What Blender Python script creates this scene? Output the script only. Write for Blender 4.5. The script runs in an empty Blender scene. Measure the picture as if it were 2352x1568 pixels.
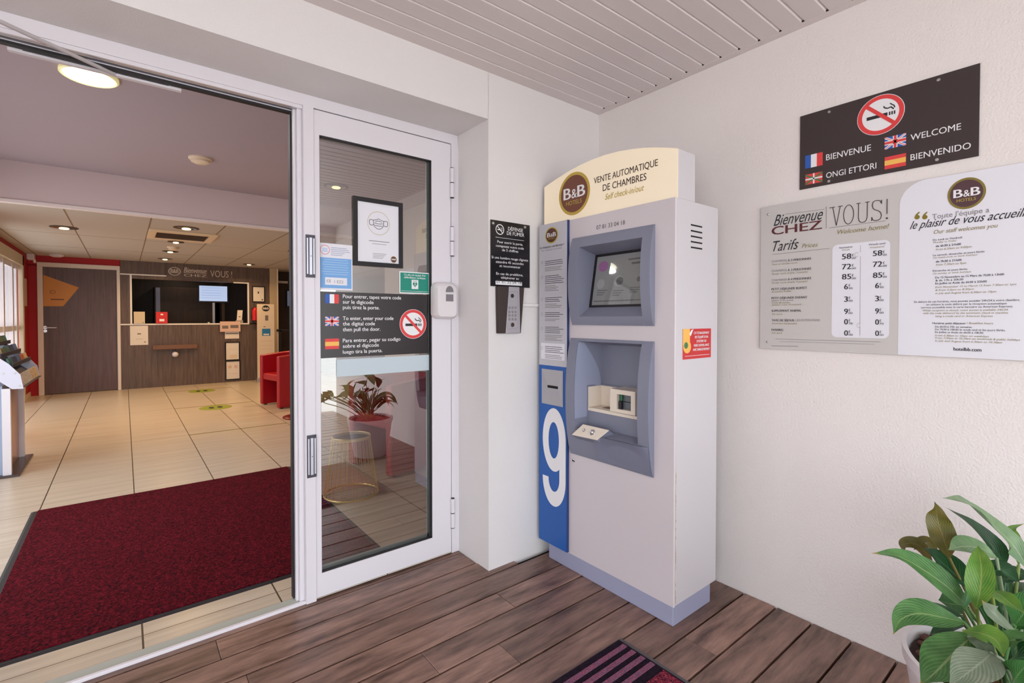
import bpy, bmesh, math, random
from mathutils import Vector, Matrix
random.seed(7)
PI = math.pi
sc = bpy.context.scene
COL = sc.collection

# ------------------------------------------------------------------ camera
FPX, CX, CY = 1118.0, 1176.0, 748.6          # focal length and principal point, in pixels of a 2352 x 1568 frame
YAW, PITCH, EYE = math.radians(38.559), math.radians(-0.92), 1.22
cam_d = bpy.data.cameras.new('camera')
cam = bpy.data.objects.new('camera', cam_d)
COL.objects.link(cam)
cam.location = (0, 0, EYE)
cam.rotation_euler = (PI/2 + PITCH, 0, -YAW)
cam_d.sensor_width = 36.0
cam_d.lens = FPX/2352*36.0
cam_d.shift_y = (CY-784.0)/2352
cam_d.clip_start = 0.02
sc.camera = cam

# ------------------------------------------------------------------ light and exposure
sc.view_settings.view_transform = 'Standard'
sc.view_settings.look = 'None'
sc.view_settings.exposure = 0.0
sc.view_settings.gamma = 1.0
sc.view_settings.use_curve_mapping = False
WORLD_STRENGTH = 4.6
w = bpy.data.worlds.new('world')
sc.world = w
w.use_nodes = True
wn = w.node_tree
wn.nodes.clear()
wo = wn.nodes.new('ShaderNodeOutputWorld')
wb = wn.nodes.new('ShaderNodeBackground')
wb.inputs['Color'].default_value = (0.89, 0.95, 1.0, 1)
wb.inputs['Strength'].default_value = WORLD_STRENGTH
wn.links.new(wb.outputs[0], wo.inputs[0])

def area_light(name, loc, size, power, color, rot=(0, 0, 0), shape='DISK', size_y=None, spread=None):
    l = bpy.data.lights.new(name, 'AREA')
    l.energy = power
    l.color = color
    l.shape = shape
    l.size = size
    if size_y:
        l.size_y = size_y
    if spread:
        l.spread = spread
    o = bpy.data.objects.new(name, l)
    o.location = loc
    o.rotation_euler = rot
    COL.objects.link(o)
    return o

# ------------------------------------------------------------------ helpers
def ray(px, py):
    a, b = (px-CX)/FPX, -(py-CY)/FPX
    cp, sp, cy, sy = math.cos(PITCH), math.sin(PITCH), math.cos(YAW), math.sin(YAW)
    f = Vector((sy*cp, cy*cp, sp))
    r = Vector((cy, -sy, 0))
    return r*a + r.cross(f)*b + f

def on(px, py, ax, val):
    """the place on the plane axis = val that the photograph shows at a pixel"""
    d = ray(px, py)
    e = Vector((0, 0, EYE))
    return e + d*((val-e[ax])/d[ax])

def deep(px, py, dist):
    return Vector((0, 0, EYE)) + ray(px, py)*dist

def lin(c):
    return tuple(((x/255)/12.92 if x/255 <= .04045 else ((x/255+.055)/1.055)**2.4) for x in c)

MATS = {}
def mat(name, rgb, rough=.5, metal=0., spec=.5, bump=None, vary=None, emit=None, coat=0., sss=0.):
    """rgb in sRGB 0-255; bump (scale, strength, distance); vary (scale, amount, rgb2)"""
    if name in MATS:
        return MATS[name]
    m = bpy.data.materials.new(name)
    m.use_nodes = True
    nt = m.node_tree
    b = nt.nodes['Principled BSDF']
    c = (*lin(rgb), 1)
    b.inputs['Base Color'].default_value = c
    b.inputs['Roughness'].default_value = rough
    b.inputs['Metallic'].default_value = metal
    b.inputs['Specular IOR Level'].default_value = spec
    if coat:
        b.inputs['Coat Weight'].default_value = coat
    if emit:
        b.inputs['Emission Color'].default_value = (*lin(emit[0]), 1)
        b.inputs['Emission Strength'].default_value = emit[1]
    tc = None
    if bump or vary:
        tc = nt.nodes.new('ShaderNodeNewGeometry')
    if vary:
        n = nt.nodes.new('ShaderNodeTexNoise')
        n.inputs['Scale'].default_value = vary[0]
        n.inputs['Detail'].default_value = 6
        nt.links.new(tc.outputs['Position'], n.inputs['Vector'])
        r = nt.nodes.new('ShaderNodeValToRGB')
        r.color_ramp.elements[0].position = .5-vary[1]
        r.color_ramp.elements[1].position = .5+vary[1]
        r.color_ramp.elements[0].color = c
        r.color_ramp.elements[1].color = (*lin(vary[2]), 1)
        nt.links.new(n.outputs['Fac'], r.inputs[0])
        nt.links.new(r.outputs[0], b.inputs['Base Color'])
    if bump:
        n = nt.nodes.new('ShaderNodeTexNoise')
        n.inputs['Scale'].default_value = bump[0]
        n.inputs['Detail'].default_value = 4
        nt.links.new(tc.outputs['Position'], n.inputs['Vector'])
        bn = nt.nodes.new('ShaderNodeBump')
        bn.inputs['Strength'].default_value = bump[1]
        bn.inputs['Distance'].default_value = bump[2]
        nt.links.new(n.outputs['Fac'], bn.inputs['Height'])
        nt.links.new(bn.outputs[0], b.inputs['Normal'])
    MATS[name] = m
    return m

def wood(name, c1, c2, stretch, rough=.45, bump=.15, spec=.5):
    """grain stretched along one axis: stretch is the noise scale per axis"""
    if name in MATS:
        return MATS[name]
    m = bpy.data.materials.new(name)
    m.use_nodes = True
    nt = m.node_tree
    N, L = nt.nodes.new, nt.links.new
    b = nt.nodes['Principled BSDF']
    g = N('ShaderNodeNewGeometry')
    at = N('ShaderNodeAttribute'); at.attribute_name = 'tone'
    mp = N('ShaderNodeMapping')
    mp.inputs['Scale'].default_value = stretch
    add = N('ShaderNodeVectorMath'); add.operation = 'MULTIPLY_ADD'
    add.inputs[1].default_value = (7.3, 7.3, 7.3)
    L(at.outputs['Fac'], add.inputs[0]); L(g.outputs['Position'], add.inputs[2])
    L(add.outputs[0], mp.inputs['Vector'])
    n = N('ShaderNodeTexNoise'); n.inputs['Scale'].default_value = 1; n.inputs['Detail'].default_value = 8
    n.inputs['Roughness'].default_value = .65
    L(mp.outputs[0], n.inputs['Vector'])
    r = N('ShaderNodeValToRGB')
    r.color_ramp.elements[0].position = .3; r.color_ramp.elements[1].position = .72
    r.color_ramp.elements[0].color = (*lin(c1), 1); r.color_ramp.elements[1].color = (*lin(c2), 1)
    L(n.outputs['Fac'], r.inputs[0])
    # whole-board tone
    hs = N('ShaderNodeHueSaturation')
    mr = N('ShaderNodeMapRange'); mr.inputs['To Min'].default_value = .78; mr.inputs['To Max'].default_value = 1.22
    L(at.outputs['Fac'], mr.inputs['Value']); L(mr.outputs[0], hs.inputs['Value'])
    L(r.outputs[0], hs.inputs['Color']); L(hs.outputs[0], b.inputs['Base Color'])
    bn = N('ShaderNodeBump'); bn.inputs['Strength'].default_value = bump; bn.inputs['Distance'].default_value = .002
    L(n.outputs['Fac'], bn.inputs['Height']); L(bn.outputs[0], b.inputs['Normal'])
    rr = N('ShaderNodeMapRange'); rr.inputs['To Min'].default_value = rough-.08; rr.inputs['To Max'].default_value = rough+.15
    L(n.outputs['Fac'], rr.inputs['Value']); L(rr.outputs[0], b.inputs['Roughness'])
    b.inputs['Specular IOR Level'].default_value = spec
    MATS[name] = m
    return m

def glass_mat(name, gain=1.9, tint=(.93, .95, .95)):
    m = bpy.data.materials.new(name)
    m.use_nodes = True
    nt = m.node_tree
    nt.nodes.clear()
    N, L = nt.nodes.new, nt.links.new
    o = N('ShaderNodeOutputMaterial'); mx = N('ShaderNodeMixShader')
    t = N('ShaderNodeBsdfTransparent'); g = N('ShaderNodeBsdfGlossy'); f = N('ShaderNodeFresnel')
    t.inputs['Color'].default_value = (*tint, 1)
    g.inputs['Roughness'].default_value = 0.0
    f.inputs['IOR'].default_value = 1.5
    mu = N('ShaderNodeMath'); mu.operation = 'MULTIPLY'; mu.use_clamp = True
    mu.inputs[1].default_value = gain
    L(f.outputs[0], mu.inputs[0]); L(mu.outputs[0], mx.inputs[0])
    L(t.outputs[0], mx.inputs[1]); L(g.outputs[0], mx.inputs[2]); L(mx.outputs[0], o.inputs[0])
    return m

# --- flat drawing planes: u to the viewer's right, v up
class Plane:
    def __init__(s, ax, val):
        s.ax, s.val = ax, val
        s.ux = Vector((1, 0, 0)) if ax == 1 else Vector((0, -1, 0))
        s.n = Vector((0, -1, 0)) if ax == 1 else Vector((-1, 0, 0))
    def at(s, u, v, e=0.):
        p = s.ux*u + Vector((0, 0, v)) + s.n*e
        p[s.ax] += s.val
        return p
    def px(s, x, y):
        p = on(x, y, s.ax, s.val)
        return (p.dot(s.ux), p.z)
    def move(s, d):
        return Plane(s.ax, s.val + d*(s.n[s.ax]))

FONT_CAP = None
def text_mesh(body, bold=0., shear=0.):
    cu = bpy.data.curves.new('lettering', 'FONT')
    cu.body = body
    cu.size = 1
    cu.shear = shear
    cu.offset = bold
    cu.resolution_u = 3
    o = bpy.data.objects.new('lettering', cu)
    me = bpy.data.meshes.new_from_object(o)
    vs = [(v.co.x, v.co.y) for v in me.vertices]
    fs = [tuple(p.vertices) for p in me.polygons]
    bpy.data.objects.remove(o); bpy.data.curves.remove(cu); bpy.data.meshes.remove(me)
    return vs, fs
_v, _f = text_mesh('H')
FONT_CAP = max(y for x, y in _v)

class MB:
    """collects shapes and links them as ONE mesh object"""
    def __init__(s, *mats):
        s.v, s.f, s.mi, s.mats, s.cur, s.tone, s.ct, s.uv = [], [], [], [], 0, [], 0., {}
        for m in mats:
            s.use(m)
        s.cur = 0
    def use(s, m):
        if m not in s.mats:
            s.mats.append(m)
        s.cur = s.mats.index(m)
        return s
    def add(s, vs, fs):
        b = len(s.v)
        s.v += [Vector(x) for x in vs]
        for f in fs:
            s.f.append(tuple(i+b for i in f)); s.mi.append(s.cur); s.tone.append(s.ct)
        return s
    def box(s, x0, y0, z0, x1, y1, z1):
        x0, x1 = sorted((x0, x1)); y0, y1 = sorted((y0, y1)); z0, z1 = sorted((z0, z1))
        return s.add([(x0, y0, z0), (x1, y0, z0), (x1, y1, z0), (x0, y1, z0), (x0, y0, z1), (x1, y0, z1), (x1, y1, z1), (x0, y1, z1)],
                     [(0, 3, 2, 1), (4, 5, 6, 7), (0, 1, 5, 4), (1, 2, 6, 5), (2, 3, 7, 6), (3, 0, 4, 7)])
    def hull(s, bot, top):
        n = len(bot)
        return s.add(list(bot)+list(top), [tuple(reversed(range(n))), tuple(range(n, 2*n))] +
                     [(i, (i+1) % n, n+(i+1) % n, n+i) for i in range(n)])
    def slab(s, pl, uv, e0, e1):
        """uv outline on a plane, thickened outward from e0 to e1"""
        return s.hull([pl.at(u, v, e0) for u, v in uv], [pl.at(u, v, e1) for u, v in uv])
    def flat(s, pl, uv, e):
        return s.add([pl.at(u, v, e) for u, v in uv], [tuple(range(len(uv)))])
    def rect(s, pl, u0, v0, u1, v1, e):
        return s.flat(pl, [(u0, v0), (u1, v0), (u1, v1), (u0, v1)], e)
    def disc(s, pl, c, ru, rv, e, n=40):
        return s.flat(pl, [(c[0]+ru*math.cos(2*PI*i/n), c[1]+rv*math.sin(2*PI*i/n)) for i in range(n)], e)
    def ring(s, pl, c, ru, rv, k, e, n=48):
        a = [(math.cos(2*PI*i/n), math.sin(2*PI*i/n)) for i in range(n)]
        vs = [pl.at(c[0]+ru*x, c[1]+rv*y, e) for x, y in a] + [pl.at(c[0]+ru*k*x, c[1]+rv*k*y, e) for x, y in a]
        return s.add(vs, [(i, (i+1) % n, n+(i+1) % n, n+i) for i in range(n)])
    def stroke(s, pl, pts, wd, e):
        for (a, b) in zip(pts, pts[1:]):
            dx, dy = b[0]-a[0], b[1]-a[1]
            l = math.hypot(dx, dy) or 1
            nx, ny = -dy/l*wd/2, dx/l*wd/2
            s.flat(pl, [(a[0]-nx, a[1]-ny), (b[0]-nx, b[1]-ny), (b[0]+nx, b[1]+ny), (a[0]+nx, a[1]+ny)], e)
        return s
    def text(s, pl, body, u0, u1, v, cap, e=.0012, bold=0., shear=0.):
        vs, fs = text_mesh(body, 0., shear)
        if not vs:
            return s
        a, b = min(x for x, y in vs), max(x for x, y in vs)
        k, h = (u1-u0)/(b-a), cap/FONT_CAP
        bo = min(bold, .03)*.9*h
        for q, d in enumerate((-bo, 0, bo) if bold > .003 else (0,)):
            s.add([pl.at(u0+(x-a)*k+d, v+y*h, e+q*6e-5) for x, y in vs], fs)
        return s
    def ptext(s, pl, body, left, right, top, e=.0012, bold=0., shear=0.):
        """lettering from pixels: baseline left, baseline right, top of the first capital's y at the left"""
        a, b = pl.px(*left), pl.px(*right)
        t = pl.px(left[0], top)
        return s.text(pl, body, a[0], b[0], (a[1]+b[1])/2, t[1]-a[1], e, bold, shear)
    def tube(s, pts, r, n=8, caps=True):
        pts = [Vector(p) for p in pts]
        rs = r if isinstance(r, (list, tuple)) else [r]*len(pts)
        up = None
        vs = []
        for i, p in enumerate(pts):
            t = (pts[min(i+1, len(pts)-1)]-pts[max(i-1, 0)]).normalized()
            if up is None:
                up = Vector((0, 0, 1)) if abs(t.z) < .9 else Vector((1, 0, 0))
            x = t.cross(up).normalized(); y = x.cross(t).normalized(); up = y
            vs += [p + x*rs[i]*math.cos(2*PI*j/n) + y*rs[i]*math.sin(2*PI*j/n) for j in range(n)]
        fs = [(i*n+j, i*n+(j+1) % n, (i+1)*n+(j+1) % n, (i+1)*n+j) for i in range(len(pts)-1) for j in range(n)]
        if caps:
            fs += [tuple(reversed(range(n))), tuple((len(pts)-1)*n+j for j in range(n))]
        return s.add(vs, fs)
    def lathe(s, c, prof, n=32, ax=2, sg=1):
        """prof: (radius, height along ax)"""
        c = Vector(c); vs = []
        a1, a2 = [(1, 2), (2, 0), (0, 1)][ax]
        for r, h in prof:
            for j in range(n):
                p = Vector(c); p[a1] += r*math.cos(2*PI*j/n); p[a2] += r*math.sin(2*PI*j/n); p[ax] += h*sg
                vs.append(p)
        m = len(prof)
        fs = [(i*n+j, i*n+(j+1) % n, (i+1)*n+(j+1) % n, (i+1)*n+j) for i in range(m-1) for j in range(n)]
        if prof[0][0] > 1e-6: fs.append(tuple(reversed(range(n))))
        if prof[-1][0] > 1e-6: fs.append(tuple((m-1)*n+j for j in range(n)))
        return s.add(vs, fs)
    def grid(s, fn, nu, nv):
        vs = [fn(i/nu, j/nv) for j in range(nv+1) for i in range(nu+1)]
        w_ = nu+1
        return s.add(vs, [(j*w_+i, j*w_+i+1, (j+1)*w_+i+1, (j+1)*w_+i) for j in range(nv) for i in range(nu)])
    def build(s, name, parent=None, org=(0, 0, 0), smooth=None, bevel=0., seg=2):
        me = bpy.data.meshes.new(name)
        o3 = Vector(org)
        me.from_pydata([tuple(v-o3) for v in s.v], [], s.f)
        for m in s.mats:
            me.materials.append(m)
        me.polygons.foreach_set('material_index', s.mi)
        at = me.attributes.new('tone', 'FLOAT', 'FACE')
        at.data.foreach_set('value', s.tone)
        if s.uv:
            ul = me.uv_layers.new(name='uv')
            for lp in me.loops:
                ul.data[lp.index].uv = s.uv.get(lp.vertex_index, (0, 0))
        bm = bmesh.new(); bm.from_mesh(me)
        if smooth != 'flat':
            bmesh.ops.recalc_face_normals(bm, faces=[f for f in bm.faces if any(len(e.link_faces) > 1 for e in f.edges)])
        bm.to_mesh(me); bm.free()
        if smooth and smooth != 'flat':
            me.polygons.foreach_set('use_smooth', [True]*len(me.polygons))
            me.set_sharp_from_angle(angle=math.radians(smooth))
        me.update()
        o = bpy.data.objects.new(name, me)
        COL.objects.link(o)
        if parent:
            o.parent = parent
        else:
            o.location = o3
        if bevel:
            b = o.modifiers.new('bevel', 'BEVEL'); b.width = bevel; b.segments = seg; b.limit_method = 'ANGLE'
            if smooth and smooth != 'flat':
                b.harden_normals = False
        return o

def tag(o, label, cat, group=None, kind=None):
    o['label'] = label; o['category'] = cat
    if group: o['group'] = group
    if kind: o['kind'] = kind
    return o
def thing(name, label, cat, loc, group=None, rz=0.):
    o = bpy.data.objects.new(name, None)
    o.empty_display_size = .05
    o.location = loc; o.rotation_euler = (0, 0, rz)
    COL.objects.link(o)
    return tag(o, label, cat, group)
def struct(o):
    o['kind'] = 'structure'
    return o
def dup(root, loc, rz=0., label=None):
    r = root.copy(); COL.objects.link(r); r.location = loc; r.rotation_euler = (0, 0, rz)
    if label: r['label'] = label
    for ch in list(root.children):
        c = ch.copy(); COL.objects.link(c); c.parent = r
        for g in ch.children:
            d = g.copy(); COL.objects.link(d); d.parent = c
    return r

# ------------------------------------------------------------------ materials
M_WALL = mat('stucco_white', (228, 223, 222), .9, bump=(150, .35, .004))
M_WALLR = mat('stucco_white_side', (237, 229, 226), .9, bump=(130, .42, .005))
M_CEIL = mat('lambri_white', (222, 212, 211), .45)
M_GROOVE_LIT = mat('lambri_groove_lit', (238, 230, 230), .5)  # lit groove flank: paler than the boards, daylight put into the colour
M_DARK = mat('black_gap', (14, 11, 12), .8)
M_FRAME = mat('white_lacquer', (226, 221, 227), .35)
M_RUBBER = mat('black_rubber', (26, 22, 26), .6)
M_ALU = mat('brushed_aluminium', (196, 196, 202), .35, 1.)
M_CHROME = mat('chrome', (225, 225, 228), .12, 1.)
M_DECK = wood('deck_wood', (72, 50, 42), (166, 130, 115), (3.4, 22, 22), .34, .25)
M_JOIST = mat('under_deck', (40, 30, 27), .9)
M_BLACK = mat('sign_black', (44, 37, 39), .28)
M_BLACK2 = mat('sign_black_matt', (66, 55, 54), .6, spec=.3)
M_PRINTW = mat('print_white', (240, 238, 240), .5)
M_RED = mat('print_red', (226, 66, 66), .5)
M_BLUE = mat('print_blue', (44, 92, 180), .5)
M_YEL = mat('print_yellow', (246, 188, 92), .5)
M_GREEN = mat('print_green', (70, 122, 74), .5)
M_PBLACK = mat('print_black', (36, 34, 40), .5)
M_OLIVE = mat('print_olive', (150, 138, 92), .5)
M_GOLD = mat('print_gold', (188, 166, 70), .5)
M_BROWN = mat('print_brown', (92, 54, 44), .45)
M_PLUM = mat('print_plum', (84, 54, 60), .45)
M_TEXTD = mat('print_dark', (74, 68, 72), .5)
M_TEXTG = mat('print_grey', (140, 134, 136), .5)
M_GREYB = mat('board_grey', (204, 199, 196), .5)
M_WHITEB = mat('board_white', (232, 230, 238), .45)
M_SCREW = mat('screw_metal', (190, 190, 186), .35, .8)
M_GLASS = glass_mat('door_glass', 8.5, (.62, .63, .61))
M_CLEAR = glass_mat('window_glass', 1.6)

FY = 2.165       # front of the door frame
DY = 1.893       # outside wall with the door
RX = 2.147       # wall on the right
CZ = 2.388       # porch ceiling
RZ = 2.167       # soffit of the door recess
YB = 10.65       # reception wall
LX = -1.165      # lobby wall on the left
UZ, LZ, FAS = 2.56, 2.21, 5.9   # lobby ceilings and where the low one starts
XL = -3.0        # porch end on the left
YF = -1.99       # porch front

# ------------------------------------------------------------------ setting outside
mb = MB(M_DECK)
xs_rng = random.Random(3)
y1 = 2.133
k = 0
while y1 > YF:
    y0 = y1 - .1373
    x = XL + (k*.77) % 1.9
    cuts = [XL] + ([x] if x > XL+.2 else [])
    while x < RX-.5:
        x += xs_rng.uniform(1.2, 2.3)
        if x < RX-.35: cuts.append(x)
    cuts.append(1.362 if y1 > DY+.01 else RX-.002)
    for a, b in zip(cuts, cuts[1:]):
        if b <= a: continue
        mb.ct = xs_rng.random()
        mb.box(a+.0006, y0+.0040, -.022, b-.0006, y1-.0040, xs_rng.uniform(-.0008, .0004))
    y1 = y0; k += 1
mb.ct = .5
mb.box(XL, 2.136, -.022, 1.362, 2.172, -.001)
mb.use(M_JOIST)
mb.box(XL, YF, -.05, RX, 2.2, -.024)
struct(mb.build('floor_deck', bevel=.002, seg=1))

M_PAVE = mat('pavement_pale', (232, 228, 222), .9, vary=(3, .2, (220, 214, 208)))
mb = MB(M_PAVE); mb.box(-40, -60, -.12, 40, YF, -.06); mb.box(-40, YF, -.12, XL, 30, -.06); mb.box(2.6, YF, -.12, 40, 30, -.06)
struct(mb.build('ground'))

mb = MB(M_WALL)
mb.box(1.365, DY, -.02, RX+.2, 2.30, CZ+.3)            # pier beside the door
mb.box(XL, DY, RZ, 1.366, 2.30, CZ+.3)                 # lintel over the recess
mb.box(XL, DY, -.02, -1.75, 2.30, RZ+.01)
struct(mb.build('wall_front'))
mb = MB(M_WALLR); mb.box(RX, YF, -.06, RX+.2, DY+.001, CZ+.3)
struct(mb.build('wall_right'))
# porch ceiling: grooved boards running along the door wall
mb = MB(M_CEIL)
GY = [1.8165-.0847*i for i in range(45)]
edge = 2.106
prev = DY
for g in GY:
    if g < YF: break
    mb.use(M_CEIL).box(XL, g+.006, CZ, edge, prev-.006 if prev < DY else DY, CZ+.0115)
    mb.use(M_GROOVE_LIT).add([(XL, g+.006, CZ), (edge, g+.006, CZ), (edge, g-.003, CZ+.0085), (XL, g-.003, CZ+.0085)], [(0, 1, 2, 3)])
    mb.use(M_CEIL).add([(XL, g-.006, CZ), (edge, g-.006, CZ), (edge, g-.003, CZ+.0085), (XL, g-.003, CZ+.0085)], [(0, 1, 2, 3)])
    mb.use(M_DARK).add([(edge, g-.006, CZ), (edge, g+.006, CZ), (edge, g-.003, CZ+.0085)], [(0, 1, 2)])
    mb.box(edge-.006, g-.0045, CZ+.0005, edge-.0005, g+.0035, CZ+.003)
    prev = g
mb.use(M_CEIL)
mb.box(XL, YF, CZ, edge, prev-.006, CZ+.0115)
mb.box(edge, YF, CZ-.001, RX, DY, CZ+.012)
mb.box(XL, YF, CZ+.012, RX, DY, CZ+.06)
struct(mb.build('ceiling_porch'))
mb = MB(M_WALL); mb.box(XL-.2, -.4, -.06, XL, 2.3, CZ+.3)  # unseen wall added to cut the light from the left
mb.box(-3.4, 4.4, -.06, -3.2, 13, 3.2)  # added outside the lobby windows to hold back daylight
struct(mb.build('wall_light_block'))
mb = MB(M_WALL); mb.box(XL, YF-.2, 2.17, RX+.2, YF, CZ+.3)
struct(mb.build('beam_front'))

# ------------------------------------------------------------------ door frame (fixed part)
D = Plane(1, FY)
mb = MB(M_FRAME)
MX0, MX1 = .597, .638                                   # post between opening and hinged leaf
mb.box(MX0, FY-.012, .0, MX1, FY+.09, 2.117)             # post
mb.box(.578, FY+.014, .0, MX0-.0005, FY+.088, 2.117)    # stepped returns of the post
mb.box(.567, FY+.034, .0, .5775, FY+.086, 2.117)
mb.box(-1.75, FY, 2.1175, 1.3645, FY+.10, RZ-.0005)      # head
mb.box(1.322, FY-.005, .0, 1.372, FY+.06, 2.117)        # hinge post
mb.box(-1.75, FY+.002, 2.103, .5965, FY+.012, 2.117)    # upper track lips
mb.box(-1.75, FY+.0225, 2.104, .5665, FY+.030, 2.117)
mb.use(M_ALU); mb.box(-1.75, FY+.0135, 2.1035, .5775, FY+.022, 2.117); mb.box(-1.75, FY+.035, 2.1045, .5665, FY+.05, 2.117)
mb.use(M_RUBBER); mb.box(-1.75, FY+.052, 2.0925, .566, FY+.075, 2.1015)
mb.use(M_FRAME); mb.box(-1.75, FY+.053, 2.102, .566, FY+.075, 2.117)
mb.use(M_RUBBER)
mb.box(.5595, FY+.052, .01, .5664, FY+.08, 2.092)
mb.box(MX1+.002, FY+.01, .0, 1.321, FY+.045, .009)  # added bar closes the gap under the leaf, blocks lobby light
struct(mb.build('trim_1'))
# threshold
mb = MB(M_FRAME); mb.box(-1.75, FY-.004, -.02, .600, FY+.012, .010)
mb.use(mat('threshold_grey', (176, 180, 170), .55)); mb.box(-1.75, FY+.012, -.02, .585, FY+.068, .004)
struct(mb.build('trim_2', bevel=.002))

# hinged glass leaf
LF = FY-.006                                             # its front face
lx0, lx1, lz0, lz1 = .640, 1.318, .010, 2.110
gx0, gx1, gz0, gz1 = .663, 1.208, .111, 2.007
door = bpy.data.objects.new('door_1', None); door.location = (lx1, LF, 0); COL.objects.link(door)
struct(door)
do = door.location
mb = MB(M_FRAME)
mb.box(lx0, LF, lz0, gx0, LF+.055, lz1); mb.box(gx1, LF, lz0, lx1, LF+.055, lz1)
mb.box(gx0, LF, lz0, gx1, LF+.055, gz0); mb.box(gx0, LF, gz1, gx1, LF+.055, lz1)
mb.build('frame', door, do)
mb = MB(M_RUBBER)
t = .006
mb.box(gx0, LF+.004, gz0, gx0+.002, LF+.022, gz1); mb.box(gx1-t, LF+.004, gz0, gx1, LF+.022, gz1)
mb.box(gx0, LF+.004, gz1-t, gx1, LF+.022, gz1); mb.box(gx0, LF+.004, gz0, gx1, LF+.022, gz0+.004)
mb.use(mat('spacer_grey', (176, 186, 186), .4)); mb.box(gx1-.018, LF+.024, gz0, gx1-t, LF+.03, gz1-t); mb.box(gx0, LF+.024, gz0+.004, gx1-t, LF+.03, gz0+.02)
mb.build('gasket', door, do)
mb = MB(M_GLASS); mb.add([(gx0, LF+.023, gz0), (gx1, LF+.023, gz0), (gx1, LF+.023, gz1), (gx0, LF+.023, gz1)], [(0, 1, 2, 3)])
mb.build('glass', door, do)
for (a, b) in ((1.987, 1.839), (1.687, 1.541), (.287, .137)):
    mb = MB(M_FRAME); mb.lathe((1.322, LF-.008, b), [(.010, 0), (.010, a-b)], 16)
    mb.use(M_RUBBER); mb.lathe((1.322, LF-.008, (a+b)/2-.002), [(.0105, 0), (.0105, .004)], 16)
    mb.lathe((1.322, LF-.008, b-.003), [(.0105, 0), (.0105, .003)], 16); mb.lathe((1.322, LF-.008, a), [(.009, 0), (.009, .003)], 16)
    mb.build('hinge', door, do, smooth=40)
M_LOCKP = mat('magnet_silver', (206, 206, 216), .3, .3)
for (a, b) in ((1.573, 1.393), (.722, .541)):
    mb = MB(mat('magnet_dark', (66, 62, 76), .4)); mb.box(.602, FY-.018, b, .640, FY-.012, a)
    mb.use(M_LOCKP); mb.box(.605, FY-.020, b+.014, .611, FY-.017, a-.014); mb.box(.631, FY-.020, b+.014, .637, FY-.017, a-.014)
    mb.box(.6155, FY-.022, b+.012, .6265, FY-.017, a-.012)
    mb.use(M_RUBBER); mb.lathe((.621, FY-.022, (a+b)/2), [(.002, 0), (.002, .0008)], 10, ax=1, sg=-1)
    o = mb.build('lock_plate', None, (.621, FY-.012, b), bevel=.001)
    tag(o, 'slim dark magnetic lock strip on the white door post, %s' % ('beside the blue notice' if a > 1 else 'far below the black code notice'), 'lock')

# door closer: rail under the head and an arm to the left leaf outside the frame
dc = thing('door_closer', 'white door closer rail and slanting rod under the door head', 'door closer', (.17, FY+.03, 2.07))
mb = MB(M_FRAME); mb.box(-.285, FY+.08, 2.084, .180, FY+.100, 2.1015)
mb.use(M_RUBBER); mb.box(-.25, FY+.0788, 2.0915, .14, FY+.0802, 2.0935)
mb.build('rail', dc, dc.location, bevel=.002)
a0, a1 = on(267, 172, 1, FY+.088), on(-60, 22, 1, FY-.16)
mb = MB(mat('arm_grey', (196, 188, 190), .4)); mb.tube([a0, a1], .0065, 10)
mb.use(M_FRAME); mb.lathe(a0 - Vector((0, 0, .005)), [(.006, 0), (.006, .010)], 12)
mb.build('arm', dc, dc.location, smooth=40)

# ------------------------------------------------------------------ lobby shell
def tile_mat():
    m = bpy.data.materials.new('lobby_tiles'); m.use_nodes = True
    nt = m.node_tree; N, L = nt.nodes.new, nt.links.new
    b = nt.nodes['Principled BSDF']
    g = N('ShaderNodeNewGeometry'); sp = N('ShaderNodeSeparateXYZ'); L(g.outputs['Position'], sp.inputs[0])
    def line(out, off, pitch, wd):
        s1 = N('ShaderNodeMath'); s1.operation = 'SUBTRACT'; s1.inputs[1].default_value = off-pitch*40; L(out, s1.inputs[0])
        s2 = N('ShaderNodeMath'); s2.operation = 'PINGPONG'; s2.inputs[1].default_value = pitch/2; L(s1.outputs[0], s2.inputs[0])
        s3 = N('ShaderNodeMath'); s3.operation = 'LESS_THAN'; s3.inputs[1].default_value = wd/2; L(s2.outputs[0], s3.inputs[0])
        return s3.outputs[0]
    gx = line(sp.outputs['X'], .044, .4755, .0065)
    gy = line(sp.outputs['Y'], 2.334, 1.8735, .006)
    gy2 = line(sp.outputs['Y'], 2.79, .4684, .003)
    n = N('ShaderNodeTexNoise'); mp = N('ShaderNodeMapping'); mp.inputs['Scale'].default_value = (1.2, 26, 1)
    L(g.outputs['Position'], mp.inputs[0]); L(mp.outputs[0], n.inputs['Vector']); n.inputs['Scale'].default_value = 1; n.inputs['Detail'].default_value = 6
    r = N('ShaderNodeValToRGB'); r.color_ramp.elements[0].position = .35; r.color_ramp.elements[1].position = .65
    r.color_ramp.elements[0].color = (*lin((187, 172, 152)), 1); r.color_ramp.elements[1].color = (*lin((205, 191, 172)), 1)
    L(n.outputs['Fac'], r.inputs[0])
    def mix(fac, k, colour, src):
        mm = N('ShaderNodeMix'); mm.data_type = 'RGBA'
        mu = N('ShaderNodeMath'); mu.operation = 'MULTIPLY'; mu.inputs[1].default_value = k
        L(fac, mu.inputs[0]); L(mu.outputs[0], mm.inputs['Factor']); L(src, mm.inputs['A']); mm.inputs['B'].default_value = (*lin(colour), 1)
        return mm.outputs['Result']
    c = mix(gy2, .3, (140, 120, 100), r.outputs[0])
    c = mix(gy, .8, (96, 78, 60), c)
    c = mix(gx, 1., (66, 54, 44), c)
    L(c, b.inputs['Base Color'])
    b.inputs['Roughness'].default_value = .3
    b.inputs['Specular IOR Level'].default_value = .45
    return m
LR = 2.75      # lobby right wall
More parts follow.
